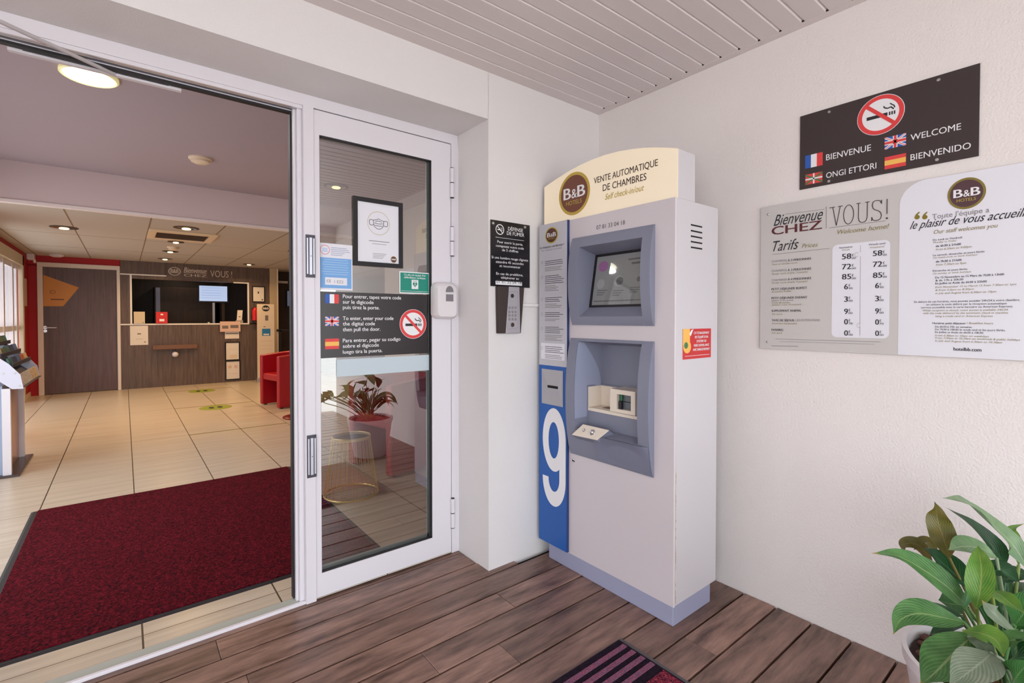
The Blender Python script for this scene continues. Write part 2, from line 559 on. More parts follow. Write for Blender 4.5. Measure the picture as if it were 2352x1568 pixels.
mb = MB(tile_mat()); mb.box(-1.75, FY+.06, -.05, LR+2.5, 13.2, 0)
struct(mb.build('floor_lobby'))
M_RED_WALL = mat('lobby_red_wall', (168, 8, 22), .6)
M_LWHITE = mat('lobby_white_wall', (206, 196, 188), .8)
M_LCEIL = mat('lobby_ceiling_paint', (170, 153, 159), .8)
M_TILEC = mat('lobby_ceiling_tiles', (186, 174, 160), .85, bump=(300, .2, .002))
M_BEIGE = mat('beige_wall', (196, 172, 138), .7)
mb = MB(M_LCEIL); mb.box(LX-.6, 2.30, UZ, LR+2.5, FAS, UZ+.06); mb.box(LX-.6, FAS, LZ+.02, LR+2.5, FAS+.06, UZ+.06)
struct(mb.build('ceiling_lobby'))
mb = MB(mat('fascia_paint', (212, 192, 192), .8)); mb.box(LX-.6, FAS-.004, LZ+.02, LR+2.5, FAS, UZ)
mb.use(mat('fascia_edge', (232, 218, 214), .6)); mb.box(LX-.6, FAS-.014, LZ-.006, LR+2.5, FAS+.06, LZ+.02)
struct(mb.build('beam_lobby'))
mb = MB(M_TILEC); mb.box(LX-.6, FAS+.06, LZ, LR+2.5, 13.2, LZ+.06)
mb.use(mat('ceiling_joint', (134, 110, 84), .9))
for i in range(-2, 8):
    x = .222 + .6405*i
    mb.box(x-.006, FAS+.06, LZ-.0015, x+.006, 13.0, LZ+.001)
for y in (7.75, 9.15):
    mb.box(LX, y-.002, LZ-.0012, LR+2, y+.002, LZ+.001)
struct(mb.build('ceiling_low'))
# left wall with a tall window
wy0, wy1, wz1 = 7.2, 9.98, 2.08
mb = MB(M_RED_WALL)
mb.box(LX-.15, 6.4, 0, LX, wy0, UZ); mb.box(LX-.15, 2.42, 2.1, LX, 6.4, UZ); mb.box(LX-.15, 2.42, 0, LX, 2.75, 2.1); mb.box(LX-.15, wy1, 0, LX, YB+.2, LZ); mb.box(LX-.15, wy0, wz1, LX, wy1, UZ)
struct(mb.build('wall_left'))
mb = MB(mat('window_trim', (206, 190, 164), .6))
mb.box(LX-.02, wy1-.07, 0, LX+.03, wy1+.03, wz1+.05); mb.box(LX-.02, wy0-.03, wz1-.10, LX+.03, wy1+.03, wz1+.05)
win = struct(mb.build('window_1', bevel=.004))
mb = MB(M_FRAME)
for y in (7.25, 8.35, 8.78, 9.42, 9.72):
    mb.box(LX-.08, y-.05, 0, LX-.01, y+.05, wz1-.10)
for z in (.04, 1.08, wz1-.13):
    mb.box(LX-.07, wy0, z-.035, LX-.02, wy1-.07, z+.035)
mb.build('sash', win, win.location)
mb = MB(M_CLEAR); mb.add([(LX-.05, wy0, 0), (LX-.05, wy1, 0), (LX-.05, wy1, wz1), (LX-.05, wy0, wz1)], [(0, 1, 2, 3)])
mb.build('pane', win, win.location)
mb = MB(M_FRAME)
for y in (2.79, 4.0, 5.2, 6.36): mb.box(LX-.09, y-.035, 0, LX-.03, y+.035, 2.1)
for z in (.04, 2.06): mb.box(LX-.085, 2.83, z-.04, LX-.035, 6.32, z+.04)
win2 = struct(mb.build('window_added'))  # unseen opening added to let neutral daylight into the lobby
mb = MB(M_CLEAR); mb.add([(LX-.06, 2.76, 0), (LX-.06, 6.4, 0), (LX-.06, 6.4, 2.1), (LX-.06, 2.76, 2.1)], [(0, 1, 2, 3)]); mb.build('pane', win2, win2.location)
mb = MB(mat('baseboard_pale', (214, 190, 172), .6)); mb.box(LX, wy1+.03, 0, LX+.012, YB, .07)
struct(mb.build('baseboard_left'))
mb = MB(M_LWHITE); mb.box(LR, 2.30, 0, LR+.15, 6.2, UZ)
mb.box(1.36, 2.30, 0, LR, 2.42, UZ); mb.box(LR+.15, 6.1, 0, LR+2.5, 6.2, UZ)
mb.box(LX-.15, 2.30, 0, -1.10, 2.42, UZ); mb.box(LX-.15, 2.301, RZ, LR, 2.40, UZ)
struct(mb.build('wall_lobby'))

# reception wall
W = Plane(1, YB)
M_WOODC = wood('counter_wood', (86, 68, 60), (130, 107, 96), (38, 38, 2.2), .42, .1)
M_WOODD = wood('door_wood', (84, 62, 62), (126, 99, 96), (46, 46, 2.0), .4, .1)
M_STRIP = mat('counter_strip', (236, 226, 214), .35, emit=((255, 240, 220), .05))
ox0, ox1, oz0, oz1 = .108, 1.90, 1.12, 1.905
mb = MB(M_RED_WALL); mb.box(LX, YB, 2.05, -.04, YB+.15, LZ); mb.box(LX, YB, 0, -1.04, YB+.15, 2.06)
struct(mb.build('wall_back'))
mb = MB(M_WOODC)
mb.box(-.045, YB, oz1, 2.275, YB+.12, LZ-.001)
mb.box(-.045, YB, oz0+.004, ox0, YB+.12, oz1); mb.box(ox1, YB, oz0+.004, 2.275, YB+.12, oz1)
mb.box(.60, YB-.02, 1.93, 2.275, YB, LZ-.001)
mb.use(M_STRIP)
mb.box(-.045, YB-.006, 1.965, .60, YB+.002, 1.985); mb.box(.085, YB-.006, oz0+.005, .112, YB+.01, 1.967)
mb.box(1.65, YB-.006, oz1-.012, 1.915, YB+.01, oz1+.012); mb.box(1.89, YB-.006, oz0+.005, 1.915, YB+.01, oz1-.012)
struct(mb.build('wall_reception'))
rc = thing('reception_counter', 'brown wood reception counter with a pale ledge strip under the dark hatch', 'counter', (1.1, YB, 0))
mb = MB(M_WOODC); mb.box(-.045, YB, 0, 2.275, YB+.12, oz0-.018); mb.build('front_panel', rc, rc.location)
mb = MB(M_STRIP); mb.box(-.045, YB-.008, oz0-.018, 1.915, YB+.35, oz0+.004); mb.build('ledge', rc, rc.location)
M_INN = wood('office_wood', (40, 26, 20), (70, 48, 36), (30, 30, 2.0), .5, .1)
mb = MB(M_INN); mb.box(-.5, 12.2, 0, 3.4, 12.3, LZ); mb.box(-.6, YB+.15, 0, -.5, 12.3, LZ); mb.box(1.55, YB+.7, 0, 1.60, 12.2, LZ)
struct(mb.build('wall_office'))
mb = MB(M_BEIGE); mb.box(2.28, YB+.02, 0, 2.44, YB+.55, LZ); mb.box(2.282, YB-.02, 0, 2.43, YB+.03, LZ)
mb.use(mat('column_edge', (226, 212, 190), .6)); mb.box(2.415, YB-.024, 0, 2.44, YB-.015, LZ)
struct(mb.build('column_reception'))
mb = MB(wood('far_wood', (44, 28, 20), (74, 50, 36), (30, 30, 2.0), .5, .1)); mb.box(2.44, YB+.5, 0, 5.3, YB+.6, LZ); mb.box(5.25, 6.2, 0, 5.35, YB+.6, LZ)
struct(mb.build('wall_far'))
# welcome lettering over the hatch
S = W.move(.0202)
mb = MB(mat('pale_lettering', (206, 190, 176), .5))
c = S.px(400.9, 623); r_ = S.px(415.2, 623)[0]-c[0]
mb.ring(S, c, r_, r_*.82, .84, .003); mb.text(S, 'B&B', c[0]-r_*.62, c[0]+r_*.62, c[1]-.03, .07, .003, .03)
mb.ptext(S, 'Bienvenue', (422, 626.5), (474.5, 628.2), 614, .003, .015, .3)
mb.ptext(S, 'CHEZ', (422.5, 634.5), (475, 636.5), 628.5, .003, .03)
mb.ptext(S, 'VOUS !', (483, 635.5), (533, 638), 620.5, .003)
tag(mb.build('wall_lettering', None, S.at(1.2, 2.0), smooth='flat'), 'pale welcome lettering and oval emblem on the wood above the reception hatch', 'sign')
# brown lobby door
wd = bpy.data.objects.new('door_2', None); wd.location = (-.55, YB, 0); COL.objects.link(wd); struct(wd)
mb = MB(M_WOODD); mb.box(-.998, YB+.012, .008, -.09, YB+.05, 2.036)
mb.box(-1.06, YB+.06, -.02, -.045, YB+.14, 2.1); mb.build('leaf', wd, wd.location)  # unseen box added behind the leaf, stops light leaking under the door
mb = MB(mat('door_frame_beige', (228, 216, 204), .5))
mb.box(-1.062, YB-.02, 0, -.998, YB+.06, 2.036); mb.box(-.09, YB-.02, 0, -.046, YB+.06, 2.036); mb.box(-1.062, YB-.02, 2.036, -.046, YB+.06, 2.105)
mb.build('frame', wd, wd.location, bevel=.004)
h = W.px(103.5, 752)
mb = MB(M_CHROME); mb.lathe((h[0], YB+.012, h[1]), [(.026, 0), (.026, .008)], 20, ax=1, sg=-1)
mb.tube([(h[0], YB, h[1]), (h[0], YB-.05, h[1]), (h[0]+.14, YB-.05, h[1]-.004)], .010, 10)
mb.lathe((h[0], YB+.012, h[1]-.055), [(.024, 0), (.024, .008)], 20, ax=1, sg=-1)
mb.build('handle', wd, wd.location, smooth=40)
mb = MB(mat('decal_orange', (206, 132, 24), .4))
uv = [W.px(*p) for p in ((99.5, 631), (181, 660), (145, 703), (99.5, 703))]
mb.slab(W, list(reversed(uv)) if False else [uv[3], uv[2], uv[1], uv[0]], -.012, -.010)
mb.use(mat('decal_ink', (120, 70, 20), .5)); c = W.px(121, 670)
mb.ring(W, c, .035, .03, .8, -.0095); mb.rect(W, W.px(116, 680)[0], c[1]-.13, W.px(147, 680)[0], c[1]-.11, -.0095)
tag(mb.build('door_decal', None, (-.9, YB, 1.6), smooth='flat'), 'orange four-sided decal stuck on the brown lobby door', 'decal')

# ------------------------------------------------------------------ lobby things
M_LAMP = mat('lamp_diffuser', (255, 250, 235), .5, emit=((255, 250, 225), 22.))
M_LAMPRIM = mat('lamp_rim', (216, 206, 150), .4, emit=((255, 240, 170), .35))
lp = thing('ceiling_lamp', 'round glowing lamp with yellow rim on the high lobby ceiling', 'lamp', (-.135, 3.56, UZ))
mb = MB(M_LAMPRIM); mb.lathe((-.135, 3.56, UZ), [(.128, 0), (.128, -.014), (.118, -.020), (.112, -.016)], 48)
mb.build('rim', lp, lp.location, smooth=40)
mb = MB(M_LAMP); mb.lathe((-.135, 3.56, UZ-.008), [(.113, 0), (.11, -.008), (.08, -.013), (.04, -.016), (.0, -.017)], 48)
mb.build('diffuser', lp, lp.location, smooth=40)
area_light('ceiling_lamp_light', (-.135, 3.56, UZ-.06), .22, 14, (1., .96, .97)).parent = None

def detector(p, rad, label):
    t = thing('smoke_detector', label, 'smoke detector', p, None)
    mb = MB(mat('detector_cream', (226, 204, 178), .5)); mb.lathe(p, [(rad, 0), (rad, -.012), (rad*.92, -.02)], 28)
    mb.build('base', t, t.location, smooth=40)
    mb = MB(MATS['detector_cream']); mb.lathe(p + Vector((0, 0, -.018)), [(rad*.8, 0), (rad*.8, -.016), (rad*.55, -.028), (0, -.03)], 28)
    mb.build('sensor_head', t, t.location, smooth=40)
detector(on(460, 363, 2, UZ), .085, 'cream smoke detector on the high lobby ceiling past the round lamp')
detector(on(397, 567, 2, LZ), .07, 'small white smoke detector on the low ceiling behind the air vent')

M_SPOT = mat('spot_lit', (255, 236, 200), .4, emit=((255, 226, 170), 2.6))
M_SPOTD = mat('spot_dark', (70, 52, 40), .4)
for (px, py, rr, lab) in ((428, 523, .12, 'chrome recessed spot in the low ceiling in front of the air vent'),
                          (404, 555, .09, 'recessed spot just behind the air vent in the low ceiling'),
                          (391, 577, .10, 'lit recessed spot between smoke detector and counter sign'),
                          (379, 594, .10, 'lit recessed spot nearest the reception wall, above counter emblem'),
                          (572, 606.5, .10, 'recessed spot in the low ceiling above the right of the counter')):
    p = on(px, py, 2, LZ)
    t = thing('recessed_spot', lab, 'ceiling spot', p, 'recessed spots of the low lobby ceiling')
    mb = MB(M_SPOTD); mb.lathe(p, [(rr, .0), (rr, -.006), (rr*.8, -.008)], 28); mb.build('trim_ring', t, p, smooth=40)
    mb = MB(M_CHROME); mb.lathe(p + Vector((0, 0, -.008)), [(rr*.8, 0), (rr*.45, -.004)], 28); mb.build('reflector', t, p, smooth=40)
    mb = MB(M_SPOT); mb.lathe(p + Vector((0, 0, -.006)), [(rr*.42, 0), (rr*.3, -.015), (0, -.02)], 20); mb.build('bulb', t, p, smooth=40)
    area_light('spot_light', p + Vector((0, 0, -.04)), .12, 8.6, (1., .64, .30), spread=math.radians(150))
for (x, y) in ((-.5, 7.2), (2.0, 7.6), (3.4, 8.6), (1.7, 5.0)):
    p = Vector((x, y, LZ if y > FAS else UZ))
    o = dup(bpy.data.objects['recessed_spot'], p, 0, None)
    o['label'] = {(-.5): 'recessed spot in the low ceiling by the red window wall', 2.0: 'recessed spot above the red armchair beside the banner', 3.4: 'recessed spot above the dark alcove past the beige column', 1.7: 'recessed spot in the high ceiling above the armchair behind the glass'}[x]
    area_light('spot_light', p + Vector((0, 0, -.04)), .12, 10 if y > FAS else 2.0, (1., .66, .32), spread=math.radians(150))
area_light('office_spot', (.9, 11.5, LZ-.02), .12, 3, (1., .8, .55))

# air conditioning cassette
p0, p1 = on(340, 541, 2, LZ), on(500, 540, 2, LZ)
ac = thing('air_vent', 'beige rectangular air conditioning cassette with louvres in the low ceiling', 'air vent', (.55, 7.03, LZ))
mb = MB(mat('vent_beige', (226, 200, 164), .5)); mb.box(.225, 6.70, LZ-.022, .885, 6.80, LZ); mb.box(.225, 7.30, LZ-.022, .885, 7.40, LZ); mb.box(.225, 6.8, LZ-.022, .30, 7.3, LZ); mb.box(.81, 6.8, LZ-.022, .885, 7.3, LZ)
mb.build('frame', ac, ac.location, bevel=.004)
mb = MB(mat('vent_brown', (132, 98, 66), .6)); mb.box(.30, 6.8, LZ-.006, .81, 7.3, LZ)
mb.use(mat('vent_dark', (70, 48, 32), .6))
for i in range(6):
    mb.box(.31, 6.83+i*.08, LZ-.02, .80, 6.86+i*.08, LZ-.004)
mb.build('grille', ac, ac.location)

# entrance mat
def carpet(name, cols, scale):
    m = bpy.data.materials.new(name); m.use_nodes = True
    nt = m.node_tree; N, L = nt.nodes.new, nt.links.new
    b = nt.nodes['Principled BSDF']; b.inputs['Roughness'].default_value = .95; b.inputs['Specular IOR Level'].default_value = .1
    g = N('ShaderNodeNewGeometry'); v = N('ShaderNodeTexVoronoi'); v.inputs['Scale'].default_value = scale
    L(g.outputs['Position'], v.inputs['Vector'])
    wn_ = N('ShaderNodeTexWhiteNoise'); L(v.outputs['Position'], wn_.inputs['Vector'])
    r = N('ShaderNodeValToRGB'); r.color_ramp.interpolation = 'LINEAR'
    els = r.color_ramp.elements
    for i, c in enumerate(cols):
        e = els[i] if i < 2 else els.new(i/(len(cols)-1))
        e.position = i/(len(cols)-1); e.color = (*lin(c), 1)
    L(wn_.outputs['Value'], r.inputs[0]); L(r.outputs[0], b.inputs['Base Color'])
    bn = N('ShaderNodeBump'); bn.inputs['Strength'].default_value = .6; bn.inputs['Distance'].default_value = .004
    L(v.outputs['Distance'], bn.inputs['Height']); L(bn.outputs[0], b.inputs['Normal'])
    return m
M_MATR = carpet('mat_red', [(26, 2, 9), (92, 8, 24), (56, 4, 14), (110, 18, 34), (40, 2, 10)], 120)
em = thing('entrance_mat', 'large dark red entrance mat with black rim on the lobby tiles', 'mat', (.30, 3.34, 0))
mb = MB(M_RUBBER)
mx0, mx1, my0, my1 = -.468, 1.06, 2.428, 4.255
mb.hull([(mx0, my0, 0), (mx1, my0, 0), (mx1, my1, 0), (mx0, my1, 0)], [(mx0+.012, my0+.010, .006), (mx1-.012, my0+.010, .006), (mx1-.012, my1-.010, .006), (mx0+.012, my1-.010, .006)])
mb.build('rim', em, em.location)
mb = MB(M_MATR); mb.box(mx0+.032, my0+.025, .004, mx1-.03, my1-.012, .011)
mb.build('pile', em, em.location, bevel=.002)

# green floor discs and tape lines
M_DISC = mat('disc_green', (138, 148, 34), .5)
for (xa, xb, yc, lab) in ((.815, 1.205, 9.62, 'green distancing disc on the tiles nearest the counter'), (.775, 1.165, 7.72, 'green distancing disc on the tiles beside the red armchair')):
    mb = MB(M_DISC); xc, ra = (xa+xb)/2, (xb-xa)/2
    mb.lathe((xc, yc, 0), [(ra, 0), (ra, .0015)], 40)
    mb.use(M_PBLACK)
    for s_ in (-1, 1):
        vs = [(xc+s_*.05+.032*math.cos(a_*PI/8), yc+.075*math.sin(a_*PI/8), .0022) for a_ in range(16)]
        mb.add(vs, [tuple(range(16))])
    tag(mb.build('floor_sticker', None, (xc, yc, 0), smooth='flat'), lab, 'floor sticker', 'green floor stickers')
M_TAPE = mat('tape_olive', (128, 116, 40), .6)
for (y, lab) in ((6.06, 'olive tape line across the tiles nearest the entrance mat'), (7.93, 'thin olive tape line across tiles by the armchair'), (9.80, 'thin olive tape line across tiles near the counter')):
    mb = MB(M_TAPE); mb.box(.522, y-.012, 0, 1.468, y+.012, .001)
    tag(mb.build('floor_tape', None, (1., y, 0)), lab, 'tape', 'tape lines on the lobby floor')

# red armchairs (local frame: faces -X)
M_LEATHER = mat('red_leather', (158, 8, 24), .38, bump=(90, .12, .003))
def armchair(loc, rz, label):
    t = thing('armchair', label, 'armchair', (0, 0, 0), 'red tub armchairs in the lobby')
    Wd, Dp, T = .58, .56, .075
    # U-shaped shell, outline sampled round the back
    def outline(off):
        pts = []
        hw = Wd/2-off; r = .24-off
        pts.append((-Dp/2, -hw))
        for i in range(9):
            a_ = -PI/2 + i*PI/16
            pts.append((Dp/2-.24+r*math.cos(a_), -(Wd/2-.24)+r*math.sin(a_)))
        for i in range(9):
            a_ = i*PI/16
            pts.append((Dp/2-.24+r*math.cos(a_), (Wd/2-.24)+r*math.sin(a_)))
        pts.append((-Dp/2, hw))
        return pts
    o_, i_ = outline(0), outline(T)
    n = len(o_)
    top = lambda x: .705 + .05*max(0, min(1, (x+Dp/2)/Dp))**.8
    mb = MB(M_LEATHER)
    vs = [(x, y, .012) for x, y in o_] + [(x, y, .012) for x, y in i_] + [(x, y, top(x)) for x, y in o_] + [(x, y, top(x)) for x, y in i_]
    fs = []
    for k_ in range(n-1):
        fs += [(k_, k_+1, 2*n+k_+1, 2*n+k_), (n+k_+1, n+k_, 3*n+k_, 3*n+k_+1), (2*n+k_, 2*n+k_+1, 3*n+k_+1, 3*n+k_), (k_+1, k_, n+k_, n+k_+1)]
    fs += [(0, 2*n, 3*n, n), (n-1, 2*n-1, 4*n-1, 3*n-1)]
    mb.add(vs, fs)
    mb.build('shell', t, (0, 0, 0), bevel=.018, seg=3)
    mb = MB(M_LEATHER); mb.box(-Dp/2+.012, -Wd/2+T, .36, Dp/2-T, Wd/2-T, .455)
    mb.build('seat', t, (0, 0, 0), bevel=.022, seg=3)
    for sx in (-.22, .18):
        for sy in (-.24, .24):
            mb = MB(M_RUBBER); mb.lathe((sx, sy, 0), [(.02, 0), (.02, .013)], 12); mb.build('glide', t, (0, 0, 0))
    t.location = loc; t.rotation_euler = (0, 0, rz)
    return t
ac1 = armchair((1.824, 7.365, 0), math.radians(12), 'red leather tub armchair beside the white banner, seen through the doorway')
ac2 = dup(ac1, (1.784, 3.78, 0), math.radians(12), 'red leather tub armchair behind the glass door')

# stanchion base behind the door post
b = on(690, 957, 2, 0)
bp = thing('barrier_post', 'dark red round foot of a post on the tiles in front of the armchair', 'post', b)
mb = MB(mat('post_red', (104, 10, 18), .3)); mb.lathe(b, [(.20, 0), (.20, .012), (.17, .022), (.03, .03)], 36); mb.build('base', bp, b, smooth=40)
mb = MB(M_CHROME); mb.lathe(b, [(.022, .025), (.022, .45), (.0, .46)], 16); mb.build('pole', bp, b, smooth=40)

# gold wire basket table
M_GOLDM = mat('gold_wire', (236, 206, 140), .35, .7)
gp = Vector((1.215, 3.30, .011))
gt = thing('wire_table', 'gold wire basket table standing behind the glass door', 'side table', gp)
mb = MB(M_GOLDM)
for r_, z, th in ((.178, .008, .007), (.125, .40, .006)):
    mb = MB(M_GOLDM); mb.tube([gp + Vector((r_*math.cos(2*PI*i/40), r_*math.sin(2*PI*i/40), z)) for i in range(41)], th, 6, False)
    mb.build('ring', gt, gp, smooth=50)
mb = MB(M_GOLDM)
for i in range(30):
    a_ = 2*PI*i/30
    mb.tube([gp + Vector((.178*math.cos(a_), .178*math.sin(a_), .008)), gp + Vector((.125*math.cos(a_), .125*math.sin(a_), .40))], .0022, 5)
mb.build('wire', gt, gp, smooth=50)
mb = MB(M_GOLDM); mb.lathe(gp + Vector((0, 0, .385)), [(.127, 0), (.127, .02), (.122, .02), (.122, 0), (.127, 0)], 40); mb.build('rim_band', gt, gp, smooth=40)

# brochure rack
rk = thing('brochure_rack', 'white and grey brochure rack on a steel base at the left doorway edge', 'brochure rack', (-.92, 5.65, 0))
mb = MB(mat('rack_steel', (92, 84, 84), .25, .8)); mb.box(-1.14, 5.29, 0, -.64, 6.02, .018); mb.build('base', rk, rk.location, bevel=.003)
mb = MB(mat('rack_bluegrey', (150, 162, 186), .4)); mb.box(-1.08, 5.34, .018, -.735, 5.96, .70); mb.build('column', rk, rk.location)
mb = MB(mat('rack_reflection', (186, 132, 100), .25, .5)); mb.box(-.735, 5.36, .02, -.722, 5.94, .66); mb.build('front_panel', rk, rk.location)  # chrome panel, its warm wood reflection painted in as colour
for y in (5.33, 5.97):
    mb = MB(M_FRAME); mb.box(-.735, y-.02, .018, -.688, y+.02, .68); mb.build('upright', rk, rk.location)
HP = [(-.612, .676), (-.628, .785), (-.692, .873), (-1.0, 1.16), (-1.08, 1.16), (-1.08, 1.02), (-.74, .74), (-.675, .678)]
for y in (5.288, 6.212):
    mb = MB(mat('rack_white', (214, 214, 230), .4)); mb.hull([(x, y, z) for x, z in HP], [(x, y+.010, z) for x, z in HP])
    mb.use(M_SCREW)
    if y < 6:
        for x, z in ((-.66, .80), (-.635, .70), (-.72, .80)): mb.lathe((x, y, z), [(.006, 0), (.006, .003)], 10, ax=1, sg=-1)
    mb.build('end_plate', rk, rk.location)
mb = MB(mat('rack_navy', (34, 36, 58), .5))
mb.hull([(-.66, 5.30, .69), (-.66, 6.21, .69), (-1.06, 6.21, 1.06), (-1.06, 5.30, 1.06)], [(-.64, 5.30, .71), (-.64, 6.21, .71), (-1.04, 6.21, 1.08), (-1.04, 5.30, 1.08)])
mb.build('bed', rk, rk.location)
tiers = [(-.603, .694), (-.672, .845), (-.735, .922), (-.80, 1.0)]
for (tx, tz) in tiers[1:]:
    mb = MB(MATS['rack_navy']); mb.box(tx-.004, 5.299, tz, tx+.004, 6.211, tz+.026); mb.box(tx-.06, 5.299, tz-.004, tx+.004, 6.211, tz); mb.build('tray', rk, rk.location)
mb = MB(MATS['rack_navy']); mb.box(-.64, 5.299, .688, -.60, 6.211, .692); mb.build('tray', rk, rk.location)
BC = [('pale blue', (96, 130, 180)), ('yellow', (226, 206, 60)), ('teal', (70, 130, 130)), ('orange', (214, 120, 60)), ('white', (226, 216, 206)), ('dark blue', (52, 70, 120)), ('cream', (220, 196, 160)), ('green', (120, 130, 84))]
ORD = ['front', 'second', 'third', 'fourth', 'fifth']
rb = random.Random(11)
for ti, (tx, tz) in enumerate(tiers):
    for i in range(5):
        cn, c = (BC[4] if i < 3 else BC[6]) if ti == 0 else BC[(i*3+ti*2) % 8]
        y = 5.315+i*.178
        mb = MB(mat('brochure_'+cn.replace(' ', '_'), c, .45, vary=(60, .12, tuple(max(0, q-50) for q in c))))
        hh = .088 if ti == 0 else rb.uniform(.055, .075)
        b0_ = .012 if ti == 0 else .010
        mb.hull([(tx-b0_-.012, y, tz+.001), (tx-b0_, y, tz+.001), (tx-b0_, y+.165, tz+.001), (tx-b0_-.012, y+.165, tz+.001)],
                [(tx-b0_-.012-hh*.25, y, tz+hh), (tx-b0_-hh*.25, y, tz+hh), (tx-b0_-hh*.25, y+.165, tz+hh), (tx-b0_-.012-hh*.25, y+.165, tz+hh)])
        tag(mb.build('brochure', None, (tx-.02, y+.06, tz)), '%s brochures in the %s pocket of the %s tray of the rack' % (cn, ORD[i], ['lowest', 'second', 'third', 'topmost'][ti]), 'brochure', 'brochures in the rack')

# small wall things around the reception
def sheet(name, label, cat, corners, cols, frame=None, pl=W, e=.004, deco=None, group=None):
    (xa, ya), (xb, yb) = corners
    a_, b_ = pl.px(xa, ya), pl.px(xb, yb)
    u0, v1, u1, v0 = a_[0], a_[1], b_[0], b_[1]
    ctr = pl.at((u0+u1)/2, v0, 0)
    if frame:
        t = thing(name, label, cat, ctr, group)
        mb = MB(frame)
        fw = (u1-u0)*.085
        mb.slab(pl, [(u0, v0), (u1, v0), (u1, v1), (u0, v1)], 0, e*.5)
        for q in ((u0, v0, u0+fw, v1), (u1-fw, v0, u1, v1), (u0+fw, v0, u1-fw, v0+fw), (u0+fw, v1-fw, u1-fw, v1)):
            mb.slab(pl, [(q[0], q[1]), (q[2], q[1]), (q[2], q[3]), (q[0], q[3])], 0, e+.006)
        mb.build('frame', t, ctr)
        u0, u1, v0, v1 = u0+fw, u1-fw, v0+fw, v1-fw
        mb = MB(cols); mb.rect(pl, u0, v0, u1, v1, e)
        if deco: deco(mb, pl, u0, v0, u1, v1, e+.0008)
        mb.build('print', t, ctr, smooth='flat')
        return t
    mb = MB(cols); mb.slab(pl, [(u0, v0), (u1, v0), (u1, v1), (u0, v1)], e-.002, e)
    if deco: deco(mb, pl, u0, v0, u1, v1, e+.0008)
    return tag(mb.build(name, None, ctr), label, cat, group)
M_PAPER = mat('paper_white', (232, 222, 210), .7)
M_PAPERP = mat('paper_pink', (222, 186, 170), .7)
M_INK = mat('ink_grey', (120, 108, 102), .6)
def lines(cols, rows):
    """rows: (v fraction, u0 fraction, u1 fraction, height fraction) of illegible small print"""
    def f(mb, pl, u0, v0, u1, v1, e):
        mb.use(cols)
        for (v, a_, b_, h_) in rows:
            mb.rect(pl, u0+(u1-u0)*a_, v0+(v1-v0)*v, u0+(u1-u0)*b_, v0+(v1-v0)*(v+h_), e)
    return f
S2 = W.move(.006)
sheet('notice', 'white notice taped below the left end of the counter strip', 'notice', ((298.5, 748), (340.5, 791.5)), M_PAPER, deco=lines(M_INK, [(.55, .4, .6, .06), (.3, .3, .7, .01), (.12, .78, .86, .06)]))
sheet('framed_notice', 'upper of two black framed notices on the counter front', 'framed notice', ((516, 785), (551.5, 827)), M_PAPER, M_RUBBER, deco=lines(MATS['detector_cream'], [(.6, .15, .85, .02), (.08, .3, .85, .2)]))
sheet('framed_notice', 'lower of two black framed notices on the counter front', 'framed notice', ((516.5, 828), (553, 871)), M_PAPER, M_RUBBER, deco=lines(M_PAPERP, [(.62, .14, .4, .16), (.62, .6, .86, .16), (.3, .15, .85, .02)]))
sheet('framed_poster', 'black framed white poster on the wood right of the counter hatch', 'framed poster', ((578.5, 656.5), (609, 694.5)), M_PAPER, M_RUBBER, deco=lines(M_PBLACK, [(.55, .42, .54, .14), (.08, .78, .9, .08)]))
sheet('leaflet', 'pink leaflet sheet hanging from the right end of the counter ledge', 'leaflet', ((504.5, 738), (551.5, 761)), M_PAPERP, e=.04, deco=lines(M_INK, [(.3, .1, .4, .3), (.35, .5, .9, .3)]))
sheet('leaflet', 'white leaflet with grey line below the pink sheet on the counter', 'leaflet', ((516.5, 761), (549, 777)), M_PAPER, e=.01, deco=lines(M_INK, [(.65, .05, .95, .12)]))
# things on the counter ledge
def ledge_card(name, label, cat, corners, cols, deco=None):
    (xa, ya), (xb, yb) = corners
    pl = W.move(.02)
    a_, b_ = pl.px(xa, ya), pl.px(xb, yb)
    v0 = oz0+.004
    mb = MB(cols)
    mb.slab(pl, [(a_[0], v0), (b_[0], v0), (b_[0], a_[1]), (a_[0], a_[1])], -.004, 0)
    q = pl.at(a_[0], v0, 0)
    mb.box(q.x, q.y, v0, pl.at(b_[0], v0, 0).x, q.y+.06, v0+.003)
    if deco: deco(mb, pl, a_[0], v0, b_[0], a_[1], .001)
    return tag(mb.build(name, None, (q.x, q.y, v0)), label, cat)
ledge_card('table_card', 'cream card standing at the left end of the counter ledge', 'card', ((307, 715.5), (333, 743)), mat('card_cream', (222, 202, 168), .6), lines(M_INK, [(.08, .78, .9, .06)]))
ledge_card('table_card', 'red card with white print standing on the counter ledge', 'card', ((358, 716), (385, 743)), mat('card_red', (210, 44, 44), .5), lines(M_PRINTW, [(.2, .3, .72, .2), (.72, .4, .62, .12)]))
pb = W.px(540, 712); pe = W.px(559, 742)
t = thing('leaflet_holder', 'small leaflet holder standing at the right end of the counter ledge', 'leaflet holder', ((pb[0]+pe[0])/2, YB+.05, oz0+.004))
mb = MB(mat('holder_clear', (170, 160, 150), .3)); mb.box(pb[0]+.02, YB+.03, oz0+.004, pe[0], YB+.08, oz0+.06); mb.build('base', t, t.location)
mb = MB(M_PAPER); mb.hull([(pb[0]+.03, YB+.04, oz0+.03), (pe[0]-.02, YB+.04, oz0+.03), (pe[0]-.02, YB+.046, oz0+.03), (pb[0]+.03, YB+.046, oz0+.03)], [(pb[0]+.05, YB+.06, pb[1]), (pe[0], YB+.06, pb[1]), (pe[0], YB+.066, pb[1]), (pb[0]+.05, YB+.066, pb[1])])
